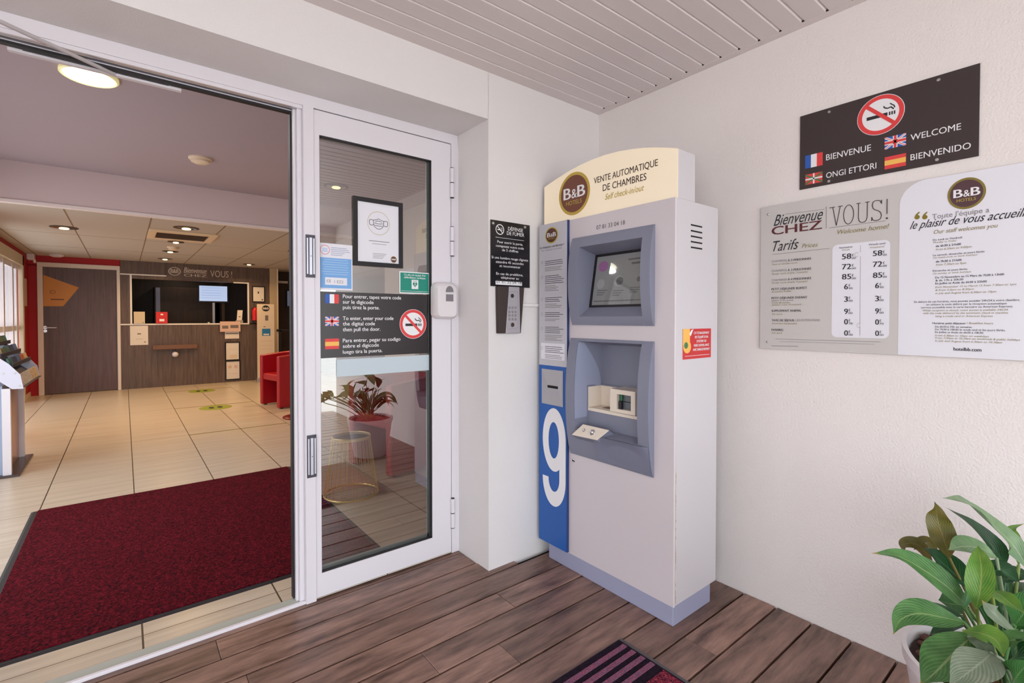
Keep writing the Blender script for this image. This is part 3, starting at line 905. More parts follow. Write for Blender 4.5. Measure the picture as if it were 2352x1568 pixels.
mb.use(M_INK); mb.box(pb[0]+.07, YB+.048, oz0+.1, pe[0]-.04, YB+.05, oz0+.14); mb.build('leaflet', t, t.location)
# screen in the office
sx0, sz1 = on(457.5, 655.5, 1, 11.3).x, on(457.5, 655.5, 1, 11.3).z
sx1, sz0 = on(522, 692, 1, 11.3).x, on(522, 692, 1, 11.3).z
tv = thing('office_screen', 'glowing pale blue screen on a pole behind the reception hatch', 'screen', ((sx0+sx1)/2, 11.3, oz0-.02))
mb = MB(M_RUBBER); mb.box(sx0-.02, 11.302, sz0-.03, sx1+.02, 11.35, sz1+.02); mb.build('casing', tv, tv.location, bevel=.004)
mb = MB(mat('screen_blue', (150, 176, 220), .3, emit=((190, 208, 240), .75))); mb.box(sx0, 11.298, sz0, sx1, 11.302, sz1); mb.use(mat('screen_line', (150, 165, 200), .3, emit=((140, 160, 205), .6)))
for i in range(5): mb.box(sx0+.04, 11.296, sz0+.06+i*.05, sx1-.12, 11.298, sz0+.066+i*.05)
mb.build('display', tv, tv.location)
mb = MB(M_ALU); xx = on(491, 720, 1, 11.32).x; mb.box(xx-.02, 11.32, 0, xx+.02, 11.345, sz0); mb.build('pole', tv, tv.location)
xx = on(479, 740, 1, YB+.06); 
mb = MB(M_CHROME); mb.lathe((xx.x, YB+.06, oz0+.004), [(.028, 0), (.026, .012), (.016, .026), (0, .03)], 20)
tag(mb.build('counter_bell', None, (xx.x, YB+.06, oz0+.004), smooth=40), 'small shiny bell on the counter ledge below the screen', 'bell')
q0, q1 = on(357.5, 660, 1, 11.6), on(368, 716, 1, 11.6)
mb = MB(mat('paper_blue', (150, 160, 196), .6)); mb.box(q0.x, 11.59, q1.z, q1.x, 11.6, q0.z)
mb.use(M_INN); mb.box(q0.x-.02, 11.6, 0, q1.x+.9, 12.19, q0.z+.02)
tag(mb.build('office_cabinet', None, (q0.x+.4, 11.9, 0)), 'dark office cabinet with a pale blue strip behind the hatch', 'cabinet')
# bag shelf with hanging ball
a_, b_ = W.px(350.5, 793), W.px(451.5, 799)
bs = thing('bag_shelf', 'narrow brown shelf bar on the counter front with a hanging white ball', 'shelf', ((a_[0]+b_[0])/2, YB, a_[1]))
mb = MB(mat('shelf_brown', (120, 84, 66), .5)); mb.box(a_[0], YB-.12, b_[1], b_[0], YB-.0005, a_[1]); mb.build('board', bs, bs.location, bevel=.004)
c = W.px(402, 813)
mb = MB(M_RUBBER); mb.tube([(c[0], YB-.06, b_[1]), (c[0], YB-.06, c[1])], .006, 6); mb.build('cord', bs, bs.location)
mb = MB(M_FRAME); mb.lathe((c[0], YB-.06, c[1]-.05), [(0, 0), (.04, .015), (.052, .05), (.04, .085), (0, .1)], 20); mb.build('ball', bs, bs.location, smooth=60)
# sensors and posters
p = on(130, 585, 2, LZ)
t = thing('emergency_light', 'small white oval fitting on the ceiling above the brown door', 'light fitting', p)
mb = MB(M_FRAME); mb.lathe(p, [(.085, 0), (.085, -.02), (.05, -.035), (0, -.038)], 24); mb.build('body', t, p, smooth=40)
p = on(62, 582, 0, LX)
t = thing('motion_sensor', 'white corner sensor box under the ceiling on the red wall', 'sensor', p)
mb = MB(M_FRAME); mb.box(LX, p.y-.1, p.z-.10, LX+.09, p.y+.1, p.z+.06); mb.build('casing', t, p, bevel=.015)
mb = MB(M_PRINTW); mb.box(LX+.07, p.y-.06, p.z-.14, LX+.10, p.y+.04, p.z-.09); mb.build('lens', t, p, bevel=.01)
p0, p1 = on(54, 638, 0, LX), on(62, 703, 0, LX)
mb = MB(M_PAPERP); mb.box(LX, p0.y, p1.z, LX+.004, p0.y+.28, p0.z)
tag(mb.build('wall_poster', None, (LX, p0.y, p1.z)), 'pink poster on the red wall between window and brown door', 'poster')
# roll-up banner
P10 = Plane(1, 10.30)
a_, b_ = P10.px(590, 698), P10.px(631, 870)
rb_ = thing('rollup_banner', 'tall white roll-up banner with blue square beside the red armchair', 'banner', ((a_[0]+b_[0])/2, 10.30, 0))
mb = MB(mat('banner_cream', (224, 206, 182), .6)); mb.slab(P10, [(a_[0], .08), (b_[0], .08), (b_[0], a_[1]), (a_[0], a_[1])], -.003, 0); 
mb.use(M_PBLACK); c = P10.px(610.5, 708); mb.disc(P10, c, .065, .058, .0012); mb.use(M_PAPER); mb.text(P10, 'B&B', c[0]-.05, c[0]+.05, c[1]-.02, .04, .0024, .03)
mb.use(M_INK); mb.rect(P10, *P10.px(609, 736), *P10.px(616, 724), .0012); mb.rect(P10, *P10.px(605, 751), *P10.px(610, 749), .0012)
mb.use(mat('banner_blue', (40, 120, 170), .5)); mb.rect(P10, *P10.px(602, 771), *P10.px(621, 754.5), .0012)
mb.use(M_PAPER); mb.rect(P10, *P10.px(605, 769.5), *P10.px(618, 766), .0024)
mb.use(M_PAPERP)
for yy in (782, 792, 800): mb.rect(P10, *P10.px(597, yy+2), *P10.px(626, yy), .0012)
mb.build('sheet', rb_, rb_.location, smooth='flat')
mb = MB(M_ALU); mb.box(a_[0]-.01, 10.26, 0, b_[0]+.01, 10.36, .08); mb.build('base', rb_, rb_.location, bevel=.006)
mb = MB(M_ALU); mb.tube([((a_[0]+b_[0])/2, 10.33, .08), ((a_[0]+b_[0])/2, 10.33, a_[1]-.02)], .01, 8); mb.build('pole', rb_, rb_.location)
# extinguisher on the wood beside the hatch
a_, b_ = W.px(579, 703), W.px(589.5, 743)
cx_ = (a_[0]+b_[0])/2
fe = thing('fire_extinguisher', 'red fire extinguisher hanging on the wood beside the banner', 'fire extinguisher', (cx_, YB, b_[1]))
mb = MB(mat('extinguisher_red', (196, 20, 30), .35)); mb.lathe((cx_, YB-.06, b_[1]+.06), [(.045, 0), (.055, .01), (.055, .20), (.03, .25), (.015, .26)], 20); mb.build('cylinder', fe, fe.location, smooth=40)
mb = MB(M_RUBBER); mb.tube([(cx_, YB-.06, b_[1]+.32), (cx_-.05, YB-.06, b_[1]+.30), (cx_-.06, YB-.06, b_[1]+.12), (cx_-.03, YB-.06, b_[1])], .012, 8); mb.box(cx_-.02, YB-.055, b_[1]+.31, cx_+.02, YB, b_[1]+.33); mb.build('hose', fe, fe.location, smooth=40)
# alcove beyond the column
WF = Plane(1, YB+.5)
a_, b_ = WF.px(656, 666), WF.px(675, 705)
mb = MB(M_RUBBER); mb.slab(WF, [(a_[0], b_[1]), (a_[0]+.7, b_[1]), (a_[0]+.7, a_[1]), (a_[0], a_[1])], .01, .05)
mb.use(mat('alcove_screen', (132, 146, 176), .2, emit=((120, 136, 170), .25))); mb.rect(WF, a_[0]+.02, b_[1]+.02, a_[0]+.68, a_[1]-.02, .052)
tag(mb.build('wall_screen', None, (a_[0]+.35, YB+.5, b_[1])), 'grey-blue wall screen in the dark alcove past the beige column', 'screen')
a_, b_ = WF.px(629, 757), WF.px(700, 757)
mb = MB(M_RUBBER); mb.box(2.40, YB-.05, a_[1]-.025, 4.4, YB+.0, a_[1]+.02); 
for x in (2.47, 3.4, 4.35): mb.box(x-.02, YB-.05, 0, x+.02, YB, a_[1])
tag(mb.build('bar_ledge', None, (3.3, YB, 0)), 'black ledge rail in front of the dark alcove', 'rail')
a_, b_ = WF.px(637, 645), WF.px(660, 651)
mb = MB(M_PAPER); mb.slab(WF, [(a_[0], b_[1]), (b_[0], b_[1]), (b_[0], a_[1]), (a_[0], a_[1])], .0, .04)
tag(mb.build('wall_light', None, (a_[0], YB+.5, b_[1])), 'short pale light strip high in the dark alcove', 'light')

# ------------------------------------------------------------------ things on the glass door
GP = Plane(1, LF+.021)          # outer face of the glass
def flag(mb, pl, kind, u0, v0, u1, v1, e):
    R_ = lambda a, b, c, d, ee=0.: mb.rect(pl, u0+(u1-u0)*a, v0+(v1-v0)*b, u0+(u1-u0)*c, v0+(v1-v0)*d, e+ee)
    Q = lambda p: (u0+(u1-u0)*p[0], v0+(v1-v0)*p[1])
    hgt = v1-v0
    if kind == 'fr':
        mb.use(M_BLUE); R_(0, 0, 1/3, 1); mb.use(M_PRINTW); R_(1/3, 0, 2/3, 1); mb.use(M_RED); R_(2/3, 0, 1, 1)
    elif kind == 'es':
        mb.use(M_RED); R_(0, 0, 1, 1); mb.use(M_YEL); R_(0, .3, 1, .7, .0004)
    elif kind == 'uk':
        mb.use(M_BLUE); R_(0, 0, 1, 1); mb.use(M_PRINTW)
        for a, b in (((0, 0), (1, 1)), ((0, 1), (1, 0))):
            d = .10
            s_ = 1 if b[1] > a[1] else -1
            mb.flat(pl, [Q(p) for p in ((0, a[1]), (d, a[1]), (1, b[1]-s_*d*1.2), (1, b[1]), (1-d, b[1]), (0, a[1]+s_*d*1.2))][::s_], e+.0003)
        mb.stroke(pl, [Q((0, .5)), Q((1, .5))], hgt*.34, e+.0006); mb.rect(pl, *Q((.39, 0)), *Q((.61, 1)), e+.0006)
        mb.use(M_RED); mb.stroke(pl, [Q((0, .5)), Q((1, .5))], hgt*.2, e+.0009); mb.rect(pl, *Q((.44, 0)), *Q((.56, 1)), e+.0009)
        for a, b in (((0, 0), (1, 1)), ((0, 1), (1, 0))):
            mb.stroke(pl, [Q((a[0]+.02*0, a[1])), Q((.38, a[1]+(b[1]-a[1])*.38))], hgt*.05, e+.0005); mb.stroke(pl, [Q((.62, a[1]+(b[1]-a[1])*.62)), Q(b)], hgt*.05, e+.0005)
    elif kind == 'eu':
        mb.use(M_RED); R_(0, 0, 1, 1); mb.use(M_GREEN)
        for a, b in (((0, .06), (1, .94)), ((0, .94), (1, .06))):
            mb.stroke(pl, [Q(a), Q(b)], hgt*.16, e+.0003)
        mb.use(M_PRINTW); mb.rect(pl, *Q((0, .43)), *Q((1, .57)), e+.0006); mb.rect(pl, *Q((.455, 0)), *Q((.545, 1)), e+.0006)
def no_smoking(mb, pl, c, r, e, rim=M_RED, face=M_PRINTW, ink=M_PBLACK, edge=True):
    if edge:
        mb.use(M_PRINTW); mb.disc(pl, c, r, r, e)
        mb.use(rim); mb.ring(pl, c, r*.975, r*.975, .80, e+.0004)
    else:
        mb.use(rim); mb.ring(pl, c, r, r, .84, e+.0004)
    mb.use(ink)
    X = lambda x, y: (c[0]+r*x, c[1]+r*y)
    mb.rect(pl, *X(-.58, -.14), *X(.30, .03), e+.0004)
    for i in range(3): mb.rect(pl, *X(.36+i*.1, -.14), *X(.42+i*.1, .03), e+.0004)
    mb.stroke(pl, [X(.14, .38), X(.18, .28), X(.32, .22), X(.44, .26), X(.5, .18), X(.56, .12)], r*.06, e+.0004)
    mb.stroke(pl, [X(.40, .45), X(.48, .36), X(.56, .30), X(.6, .18)], r*.05, e+.0004)
    mb.use(rim); mb.stroke(pl, [X(-.57, .57), X(.57, -.57)], r*.17, e+.0008)

mb = MB(mat('frosted_blue', (196, 208, 216), .5)); mb.flat(GP, [(.738, .9585), (1.2015, .9585), (1.2015, 1.036), (.738, 1.036)], .0006)
tag(mb.build('glass_band', None, GP.at(.97, .958), smooth='flat'), 'pale blue strip across the glass door below the black code notice', 'glass strip')
cs = thing('code_notice', 'black entry code notice in three languages on the glass door', 'notice', GP.at(.93, 1.045))
B = GP
mb = MB(M_BLACK); u0, v1 = B.px(735, 671); u1, v0 = B.px(986, 811); v0 = 1.045
mb.slab(B, [(u0, v0), (1.1985, v0), (1.1985, 1.337), (u0, 1.337)], .0003, .0022); mb.build('panel', cs, cs.location)
mb = MB(M_PRINTW)
TX = [('Pour entrer, tapez votre code', (787, 684), (920.6, 688), 675.6), ('sur le digicode', (787, 696.8), (857.5, 698.4), 688.3), ('puis tirez la porte.', (787, 709.5), (871, 710.5), 701),
      ('To enter, enter your code', (787, 734), (903, 735.3), 725.6), ('the digital code', (787, 746.8), (860.5, 747.2), 738.3), ('then pull the door.', (787, 760), (873, 759.8), 751.4),
      ('Para entrar, pegar su codigo', (787, 785.2), (919, 782.6), 776.8), ('sobre el digicode', (787, 798.2), (869.5, 796), 789.8), ('luego tira la puerta.', (787, 811.3), (877.5, 808.8), 803)]
for s_, l_, r_, t_ in TX: mb.ptext(B, s_, l_, r_, t_, .003, .012)
mb.build('lettering', cs, cs.location, smooth='flat')
for k_, a_, b_ in (('fr', (746, 675), (777.8, 696.7)), ('uk', (746, 726.8), (777.8, 748)), ('es', (746, 777.8), (778.3, 800.7))):
    q0, q1 = B.px(*a_), B.px(*b_)
    mb = MB(); flag(mb, B, k_, q0[0], q1[1], q1[0], q0[1], .003); mb.build('flag', cs, cs.location, smooth='flat')
mb = MB(); c = B.px(948.4, 743.8); no_smoking(mb, B, c, B.px(978.5, 743.8)[0]-c[0], .003); mb.build('emblem', cs, cs.location, smooth='flat')

# blue and white notice
bn_ = thing('blue_notice', 'pale blue and white notice on the glass left of the framed poster', 'notice', GP.at(.737, 1.345))
M_BLUEL = mat('notice_blue', (120, 172, 228), .5)
mb = MB(M_WHITEB); mb.slab(B, [(.6635, 1.345), (.812, 1.345), (.812, 1.549), (.6635, 1.549)], .0003, .0012)
mb.use(M_BLUEL); mb.rect(B, .669, 1.353, .807, 1.486, .0016)
mb.use(M_WHITEB); mb.rect(B, .690, 1.367, .787, 1.400, .002)
mb.use(M_TEXTG); mb.text(B, 'CE', .697, .715, 1.378, .012, .0024, .02); mb.text(B, '1 EZ2', .730, .770, 1.376, .012, .0024)
mb.build('sheet', bn_, bn_.location, smooth='flat')
mb = MB(mat('ring_pink', (222, 130, 150), .5)); mb.ring(B, (.690, 1.520), .021, .021, .88, .0018)
mb.use(M_BLUEL)
for i in range(3): mb.rect(B, .679, 1.512+i*.006, .701, 1.514+i*.006, .0018)
mb.use(mat('ink_bluegrey', (170, 176, 200), .5))
for i, wd_ in enumerate((.07, .08, .085, .06, .05)): mb.rect(B, .716, 1.530-i*.008, .716+wd_, 1.533-i*.008, .0018)
mb.use(mat('ink_paleblue', (168, 200, 236), .5))
for i in range(7): mb.rect(B, .686-.004*(i % 3), 1.476-i*.0105, .790+.004*(i % 2), 1.479-i*.0105, .002)
mb.build('lettering', bn_, bn_.location, smooth='flat')

# framed mask poster
fp = thing('framed_poster', 'black framed poster with a face mask drawing on the glass door', 'framed poster', GP.at(.935, 1.46))
u0, u1, v0, v1 = .815, 1.057, 1.461, 1.774
mb = MB(M_RUBBER); fw = .0195
for q in ((u0, v0, u0+fw, v1), (u1-fw, v0, u1, v1), (u0+fw, v0, u1-fw, v0+fw), (u0+fw, v1-fw, u1-fw, v1)):
    mb.slab(B, [(q[0], q[1]), (q[2], q[1]), (q[2], q[3]), (q[0], q[3])], .0003, .010)
mb.slab(B, [(u0+fw, v0+fw), (u1-fw, v0+fw), (u1-fw, v1-fw), (u0+fw, v1-fw)], .0003, .002)
mb.build('frame', fp, fp.location)
mb = MB(M_WHITEB); mb.rect(B, u0+fw, v0+fw, u1-fw, v1-fw, .003)
c = B.px(869, 513); R0 = .0545
mb.use(M_GOLD); mb.ring(B, c, R0, R0, .97, .0034)
mb.use(M_TEXTD)
X = lambda x, y: (c[0]+R0*x, c[1]+R0*y)
wl = R0*.045
mb.stroke(B, [X(-.46, .22), X(-.15, .30), X(0, .38), X(.15, .30), X(.46, .22), X(.46, -.12), X(.36, -.32), X(.18, -.46), X(0, -.5), X(-.18, -.46), X(-.36, -.32), X(-.46, -.12), X(-.46, .22)], wl, .0036)
for s_ in (-1, 1): mb.stroke(B, [X(s_*.46, .18), X(s_*.62, .26), X(s_*.8, .22), X(s_*.84, .0), X(s_*.78, -.2), X(s_*.6, -.22), X(s_*.44, -.14)], wl, .0036)
mb.stroke(B, [X(-.3, .12), X(0, .2), X(.3, .12)], wl, .0036); mb.stroke(B, [X(-.4, .0), X(0, -.06), X(.4, 0)], wl, .0036); mb.stroke(B, [X(-.36, -.2), X(0, -.24), X(.36, -.2)], wl, .0036)
mb.use(M_TEXTG); mb.rect(B, .889, 1.578, .990, 1.581, .0034); mb.rect(B, .905, 1.566, .975, 1.568, .0034)
for i in range(4): mb.rect(B, .908, 1.521-i*.007, .975-.006*i, 1.523-i*.007, .0034)
mb.use(M_BROWN); cc = B.px(903.5, 596); mb.disc(B, cc, .0145, .0145, .0034); mb.use(M_GOLD); mb.ring(B, cc, .0155, .0155, .9, .0036)
mb.use(M_PRINTW); mb.text(B, 'B&B', cc[0]-.0105, cc[0]+.0105, cc[1]-.003, .007, .004, .03)
mb.build('print', fp, fp.location, smooth='flat')

# green defibrillator sticker
gs = thing('green_sticker', 'small green sticker with white border at the right of the door glass', 'sticker', GP.at(1.122, 1.341))
mb = MB(M_PRINTW); mb.slab(B, [(1.041, 1.341), (1.205, 1.341), (1.205, 1.447), (1.041, 1.447)], .0003, .0016)
mb.use(mat('sticker_teal', (20, 140, 120), .5)); mb.rect(B, 1.046, 1.346, 1.200, 1.442, .002)
mb.build('sheet', gs, gs.location, smooth='flat')
mb = MB(M_PRINTW); mb.text(B, "Ce site est équipé d'un", 1.066, 1.182, 1.428, .009, .0024, .012); mb.text(B, 'défibrillateur cardiaque', 1.066, 1.182, 1.415, .009, .0024, .012)
mb.rect(B, 1.106, 1.364, 1.142, 1.409, .0024)
mb.use(MATS['sticker_teal']); mb.flat(B, [(1.124, 1.372), (1.137, 1.388), (1.134, 1.396), (1.127, 1.397), (1.124, 1.393), (1.121, 1.397), (1.114, 1.396), (1.111, 1.388)], .0028)
mb.use(M_PRINTW); mb.stroke(B, [(1.126, 1.395), (1.121, 1.386), (1.127, 1.387), (1.122, 1.376)], .002, .0032)
mb.use(MATS['sticker_teal']); mb.text(B, 'DAE', 1.113, 1.135, 1.3995, .006, .0028, .02)
mb.use(M_PRINTW); mb.rect(B, 1.05, 1.352, 1.196, 1.3535, .0024)
mb.build('lettering', gs, gs.location, smooth='flat')

# white box on the door edge
DF = Plane(1, LF)
sb = thing('sensor_box', 'white plastic box with two grey windows on the edge of the glass door', 'sensor box', (1.287, LF, 1.22))
mb = MB(mat('plastic_white', (226, 220, 222), .4))
x0, x1, z0, z1 = on(994, 690, 1, LF-.02).x, on(1046, 690, 1, LF-.02).x, on(1020, 732, 1, LF-.02).z, on(1020, 649, 1, LF-.02).z
def rrect(u0, v0, u1, v1, r, n=6):
    out = []
    for (cx, cy, a0_) in ((u1-r, v1-r, 0), (u0+r, v1-r, PI/2), (u0+r, v0+r, PI), (u1-r, v0+r, 1.5*PI)):
        out += [(cx+r*math.cos(a0_+PI/2*i/n), cy+r*math.sin(a0_+PI/2*i/n)) for i in range(n+1)]
    return out
o_ = rrect(x0, z0, x1, z1, .03); i_ = rrect(x0+.012, z0+.012, x1-.012, z1-.02, .022)
n = len(o_)
vs = [DF.at(u, v, 0) for u, v in o_] + [DF.at(u, v, .032) for u, v in o_] + [DF.at(u, v, .052) for u, v in i_]
mb.add(vs, [tuple(reversed(range(n)))] + [(k_*n+i, k_*n+(i+1) % n, (k_+1)*n+(i+1) % n, (k_+1)*n+i) for k_ in (0, 1) for i in range(n)] + [tuple(2*n+i for i in range(n))])
mb.build('casing', sb, sb.location, smooth=50)
cxm = (x0+x1)/2+.012
mb = MB(mat('sensor_grey', (126, 120, 126), .3)); mb.slab(DF, [(cxm-.022, 1.350)]+[(cxm+.022*math.cos(a_*PI/10), 1.352+.030*math.sin(a_*PI/10)) for a_ in range(0, 11)][0:11], .05, .054)
mb.slab(DF, [(cxm-.021, 1.305), (cxm+.021, 1.305), (cxm+.021, 1.340), (cxm-.021, 1.340)], .05, .054)
mb.build('window', sb, sb.location)

# ------------------------------------------------------------------ door wall: code sign, keypad, conduit
K = Plane(1, DY)
ks = thing('code_sign', 'small black no smoking and door code sign above the keypad', 'sign', K.at(1.497, 1.375))
mb = MB(mat('sign_black_gloss', (22, 19, 24), .25)); mb.slab(K, [(1.375, 1.3745), (1.620, 1.3745), (1.620, 1.692), (1.375, 1.692)], .002, .006); mb.build('panel', ks, ks.location)
KK = K.move(.006)
def cpx(x, y): return (x/4.9+1080, y/4.9+480)
mb = MB(M_PRINTW)
for s_, l_, r_, cap in (('DÉFENSE', (425, 240), (592, 262), 40), ('DE FUMER', (412, 288), (607, 315), 40), ('Pour ouvrir la porte,', (305, 380), (592, 412), 28), ('composez votre code', (288, 425), (602, 455), 28), ('de 5 chiffres', (357, 472), (540, 492), 28),
                        ('Si une lumière rouge clignote', (240, 555), (650, 588), 28), ('attendre 45 secondes', (288, 605), (600, 630), 28), ('et recommencer', (330, 652), (565, 668), 28), ('En cas de problème,', (292, 738), (592, 756), 28), ('téléphoner au', (345, 783), (545, 795), 28)):
    a_, b_ = cpx(*l_), cpx(*r_)
    mb.ptext(KK, s_, a_, b_, a_[1]-cap/4.9, .0006, .0)
mb.stroke(KK, [KK.px(*cpx(285, 315)), KK.px(*cpx(605, 357))], .0016, .0006)
q0, q1 = KK.px(*cpx(285, 797)), KK.px(*cpx(582, 866)); mb.rect(KK, q0[0], q1[1]+.001, q1[0], q0[1]-.004, .0006)
mb.use(M_TEXTD); mb.text(KK, '07 81 33 04 18', q0[0]+.004, q1[0]-.004, q1[1]+.008, .017, .001)
mb.build('lettering', ks, ks.location, smooth='flat')
mb = MB(M_PRINTW); c = KK.px(*cpx(333, 230)); no_smoking(mb, KK, c, .0255, .0006, rim=M_PRINTW, ink=M_PRINTW, edge=False); mb.build('emblem', ks, ks.location, smooth='flat')
for q in ((257, 158), (615, 205)):
    p = KK.px(*cpx(*q)); mb = MB(M_SCREW); mb.lathe(KK.at(p[0], p[1], 0), [(.0075, 0), (.006, .004), (0, .005)], 16, ax=1, sg=-1); mb.build('screw', ks, ks.location, smooth=60)
kp = thing('keypad', 'silver and black door keypad under the small black sign', 'keypad', K.at(1.49, 1.146))
def kprof(mb, outer, e0, e1): mb.slab(K, [K.px(*p) for p in outer], e0, e1)
mb = MB(M_BLACK2)
K3 = K.move(.03)
def kq(x, y): return K3.px(*cpx(x, y))
KT = lambda p: (p[0], min(p[1], 1.3738))
pts = [kq(332, 1400), kq(578, 1397), KT(kq(617, 870)), KT(kq(322, 860))]
mb.hull([K.at(u+.012*(1 if i in (0, 3) else -1)*0, v, 0) for i, (u, v) in enumerate(pts)], [K.at(u, v, .026) for u, v in pts])
mb.build('housing', kp, kp.location, bevel=.003)
mb = MB(mat('keypad_silver', (190, 184, 190), .35, .4))
pts = [kq(402, 1397), kq(563, 1395), KT(kq(553, 870)), KT(kq(440, 862))]
mb.hull([K.at(u, v, .020) for u, v in pts], [K.at(u, v, .031) for u, v in pts])
mb.build('face_plate', kp, kp.location, bevel=.0015)
mb = MB(M_TEXTG)
pts = [kq(416, 1352), kq(540, 1335), kq(533, 930), kq(437, 930), kq(416, 1352)]; mb.stroke(K, pts, .0012, .0316)
mb.build('outline', kp, kp.location, smooth='flat')
for yy in (1110, 1157, 1197, 1240):
    for xx in (440, 475, 508):
        p = kq(xx, yy); mb = MB(M_TEXTG); mb.slab(K, [(p[0]-.0055, p[1]-.006), (p[0]+.0055, p[1]-.006), (p[0]+.0055, p[1]+.006), (p[0]-.0055, p[1]+.006)], .030, .0325); mb.build('button', kp, kp.location, bevel=.0008)
p = kq(472, 976); mb = MB(M_RUBBER); mb.lathe(K.at(p[0], p[1], .03), [(.010, 0), (.009, .004), (.005, .007), (0, .008)], 18, ax=1, sg=-1); mb.build('camera', kp, kp.location, smooth=60)
p = kq(474, 1302); mb = MB(M_SPOTD); mb.lathe(K.at(p[0], p[1], .03), [(.011, 0), (.010, .004), (.007, .005)], 18, ax=1, sg=-1); mb.build('lock', kp, kp.location, smooth=60)
mb = MB(M_WALL); mb.box(1.56, DY-.014, 1.278, RX, DY, 1.296)
tag(mb.build('conduit', None, (1.8, DY, 1.28), bevel=.003), 'thin white cable trunking on the wall between keypad and kiosk', 'cable trunking')

# ------------------------------------------------------------------ kiosk
KX = 1.682
yR, yL, ySt = 1.091, 1.850, 1.680
ztop, zbot = 1.692, .079
ki = thing('checkin_kiosk', 'tall white self check-in kiosk with blue side strip in the corner', 'kiosk', (1.82, 1.45, 0))
ko = ki.location
M_KW = mat('kiosk_white', (211, 202, 206), .38)
M_KS = mat('kiosk_side_white', (208, 203, 207), .42)
M_KG = mat('kiosk_grey_blue', (130, 132, 150), .42)
M_PL = mat('plinth_grey_blue', (158, 160, 186), .4)
mb = MB(M_PL); mb.box(KX+.003, yR+.002, 0, 1.963, 1.812, .085); mb.build('plinth', ki, ko, bevel=.003)
mb = MB(M_KS)
mb.box(KX+.013, yR, zbot, 2.004, yR+.02, ztop); mb.box(KX+.013, yL-.02, zbot, 2.004, yL, ztop); mb.box(1.984, yR+.0205, zbot+.001, 2.003, yL-.0205, ztop-.001)
mb.box(KX+.014, yR+.0205, ztop-.02, 1.9835, yL-.0205, ztop-.0005); mb.box(KX+.014, yR+.0205, zbot+.0005, 1.9835, yL-.0205, zbot+.02)
mb.build('cabinet', ki, ko, bevel=.002)
SP = Plane(1, yR)
mb = MB(mat('rust', (188, 164, 110), .8, vary=(60, .1, (226, 214, 200))))
mb.rect(SP, KX+.0135, .09, KX+.0175, .62, .0006); mb.build('rust_streak', ki, ko, smooth='flat')
for py_ in (515, 528.5, 541, 553.6, 566.6):
    a_, b_ = SP.px(1586.7, py_), SP.px(1609.5, py_+6)
    mb = MB(M_DARK); mb.box(a_[0], yR-.0008, a_[1]-.0045, b_[0]+.01, yR+.004, a_[1]+.0015); mb.build('vent_slot', ki, ko)
# front door with two cut-outs
FP = Plane(0, KX)
uR, uL = -yR, -ySt
def C(x, y): return FP.px(x, y)
A = [C(1318, 547), C(1504.5, 516), C(1504.5, 748.9), C(1315.3, 745.3)]
au0, au1, av1, av0 = (A[0][0]+A[3][0])/2, (A[1][0]+A[2][0])/2, (A[0][1]+A[1][1])/2, (A[2][1]+A[3][1])/2
Bq = [C(1314, 776), C(1503.6, 784), C(1502.5, 1096.4), C(1311.9, 1039)]
bu0, bu1, bv1, bv0 = (Bq[0][0]+Bq[3][0])/2, (Bq[1][0]+Bq[2][0])/2, (Bq[0][1]+Bq[1][1])/2, (Bq[2][1]+Bq[3][1])/2
mb = MB(M_KW); i_ = .012
fu0, fu1 = uL-.004, uR
def fbox(u0, v0, u1, v1): mb.box(KX, -u0, v0, KX+.012, -u1, v1)
def inset(a, b, s): return a+s, b-s
fbox(fu0, zbot, fu1, bv0+i_); fbox(fu0, bv1-i_, fu1, av0+i_); fbox(fu0, av1-i_, fu1, ztop)
fbox(fu0, bv0+i_, bu0+i_, bv1-i_); fbox(bu1-i_, bv0+i_, fu1, bv1-i_); fbox(fu0, av0+i_, au0+i_, av1-i_); fbox(au1-i_, av0+i_, fu1, av1-i_)
mb.build('front_panel', ki, ko)
mb = MB(M_KW); mb.tube([(KX+.006, yR+.003, zbot), (KX+.006, yR+.003, ztop)], .0062, 12); mb.build('edge_strip', ki, ko, smooth=50)

def bulge(v, v0, v1, pm): 
    t = max(0., min(1., (v-v0)/(v1-v0)))
    return .006 + pm*(max(0., 4*t*(1-t)))**.75
pmA = KX - on(1492, 637, 1, -au1).x - .006
pmB = KX - on(1488.7, 916, 1, -bu1).x - .006
def bezel(mb, u0, v0, u1, v1, pm, op, n=24):
    """face ring around opening op=(ou0,ov0,ou1,ov1), side walls; bulges outward at mid height"""
    ou0, ov0, ou1, ov1 = op
    P_ = lambda u, v: FP.at(u, v, bulge(v, v0, v1, pm))
    Bk = lambda u, v: FP.at(u, v, -.004)
    for (a, b, c, d) in ((u0, v0, ou0, v1), (ou1, v0, u1, v1), (ou0, v0, ou1, ov0), (ou0, ov1, ou1, v1)):
        mb.grid(lambda i, j: P_(a+(c-a)*i, b+(d-b)*j), 2, n)
    mb.grid(lambda i, j: (P_ if i > .5 else Bk)(u0, v0+(v1-v0)*j), 1, n)
    mb.grid(lambda i, j: (Bk if i > .5 else P_)(u1, v0+(v1-v0)*j), 1, n)
    mb.grid(lambda i, j: (P_ if j > .5 else Bk)(u0+(u1-u0)*i, v0), 2, 1)
    mb.grid(lambda i, j: (Bk if j > .5 else P_)(u0+(u1-u0)*i, v1), 2, 1)
    return P_
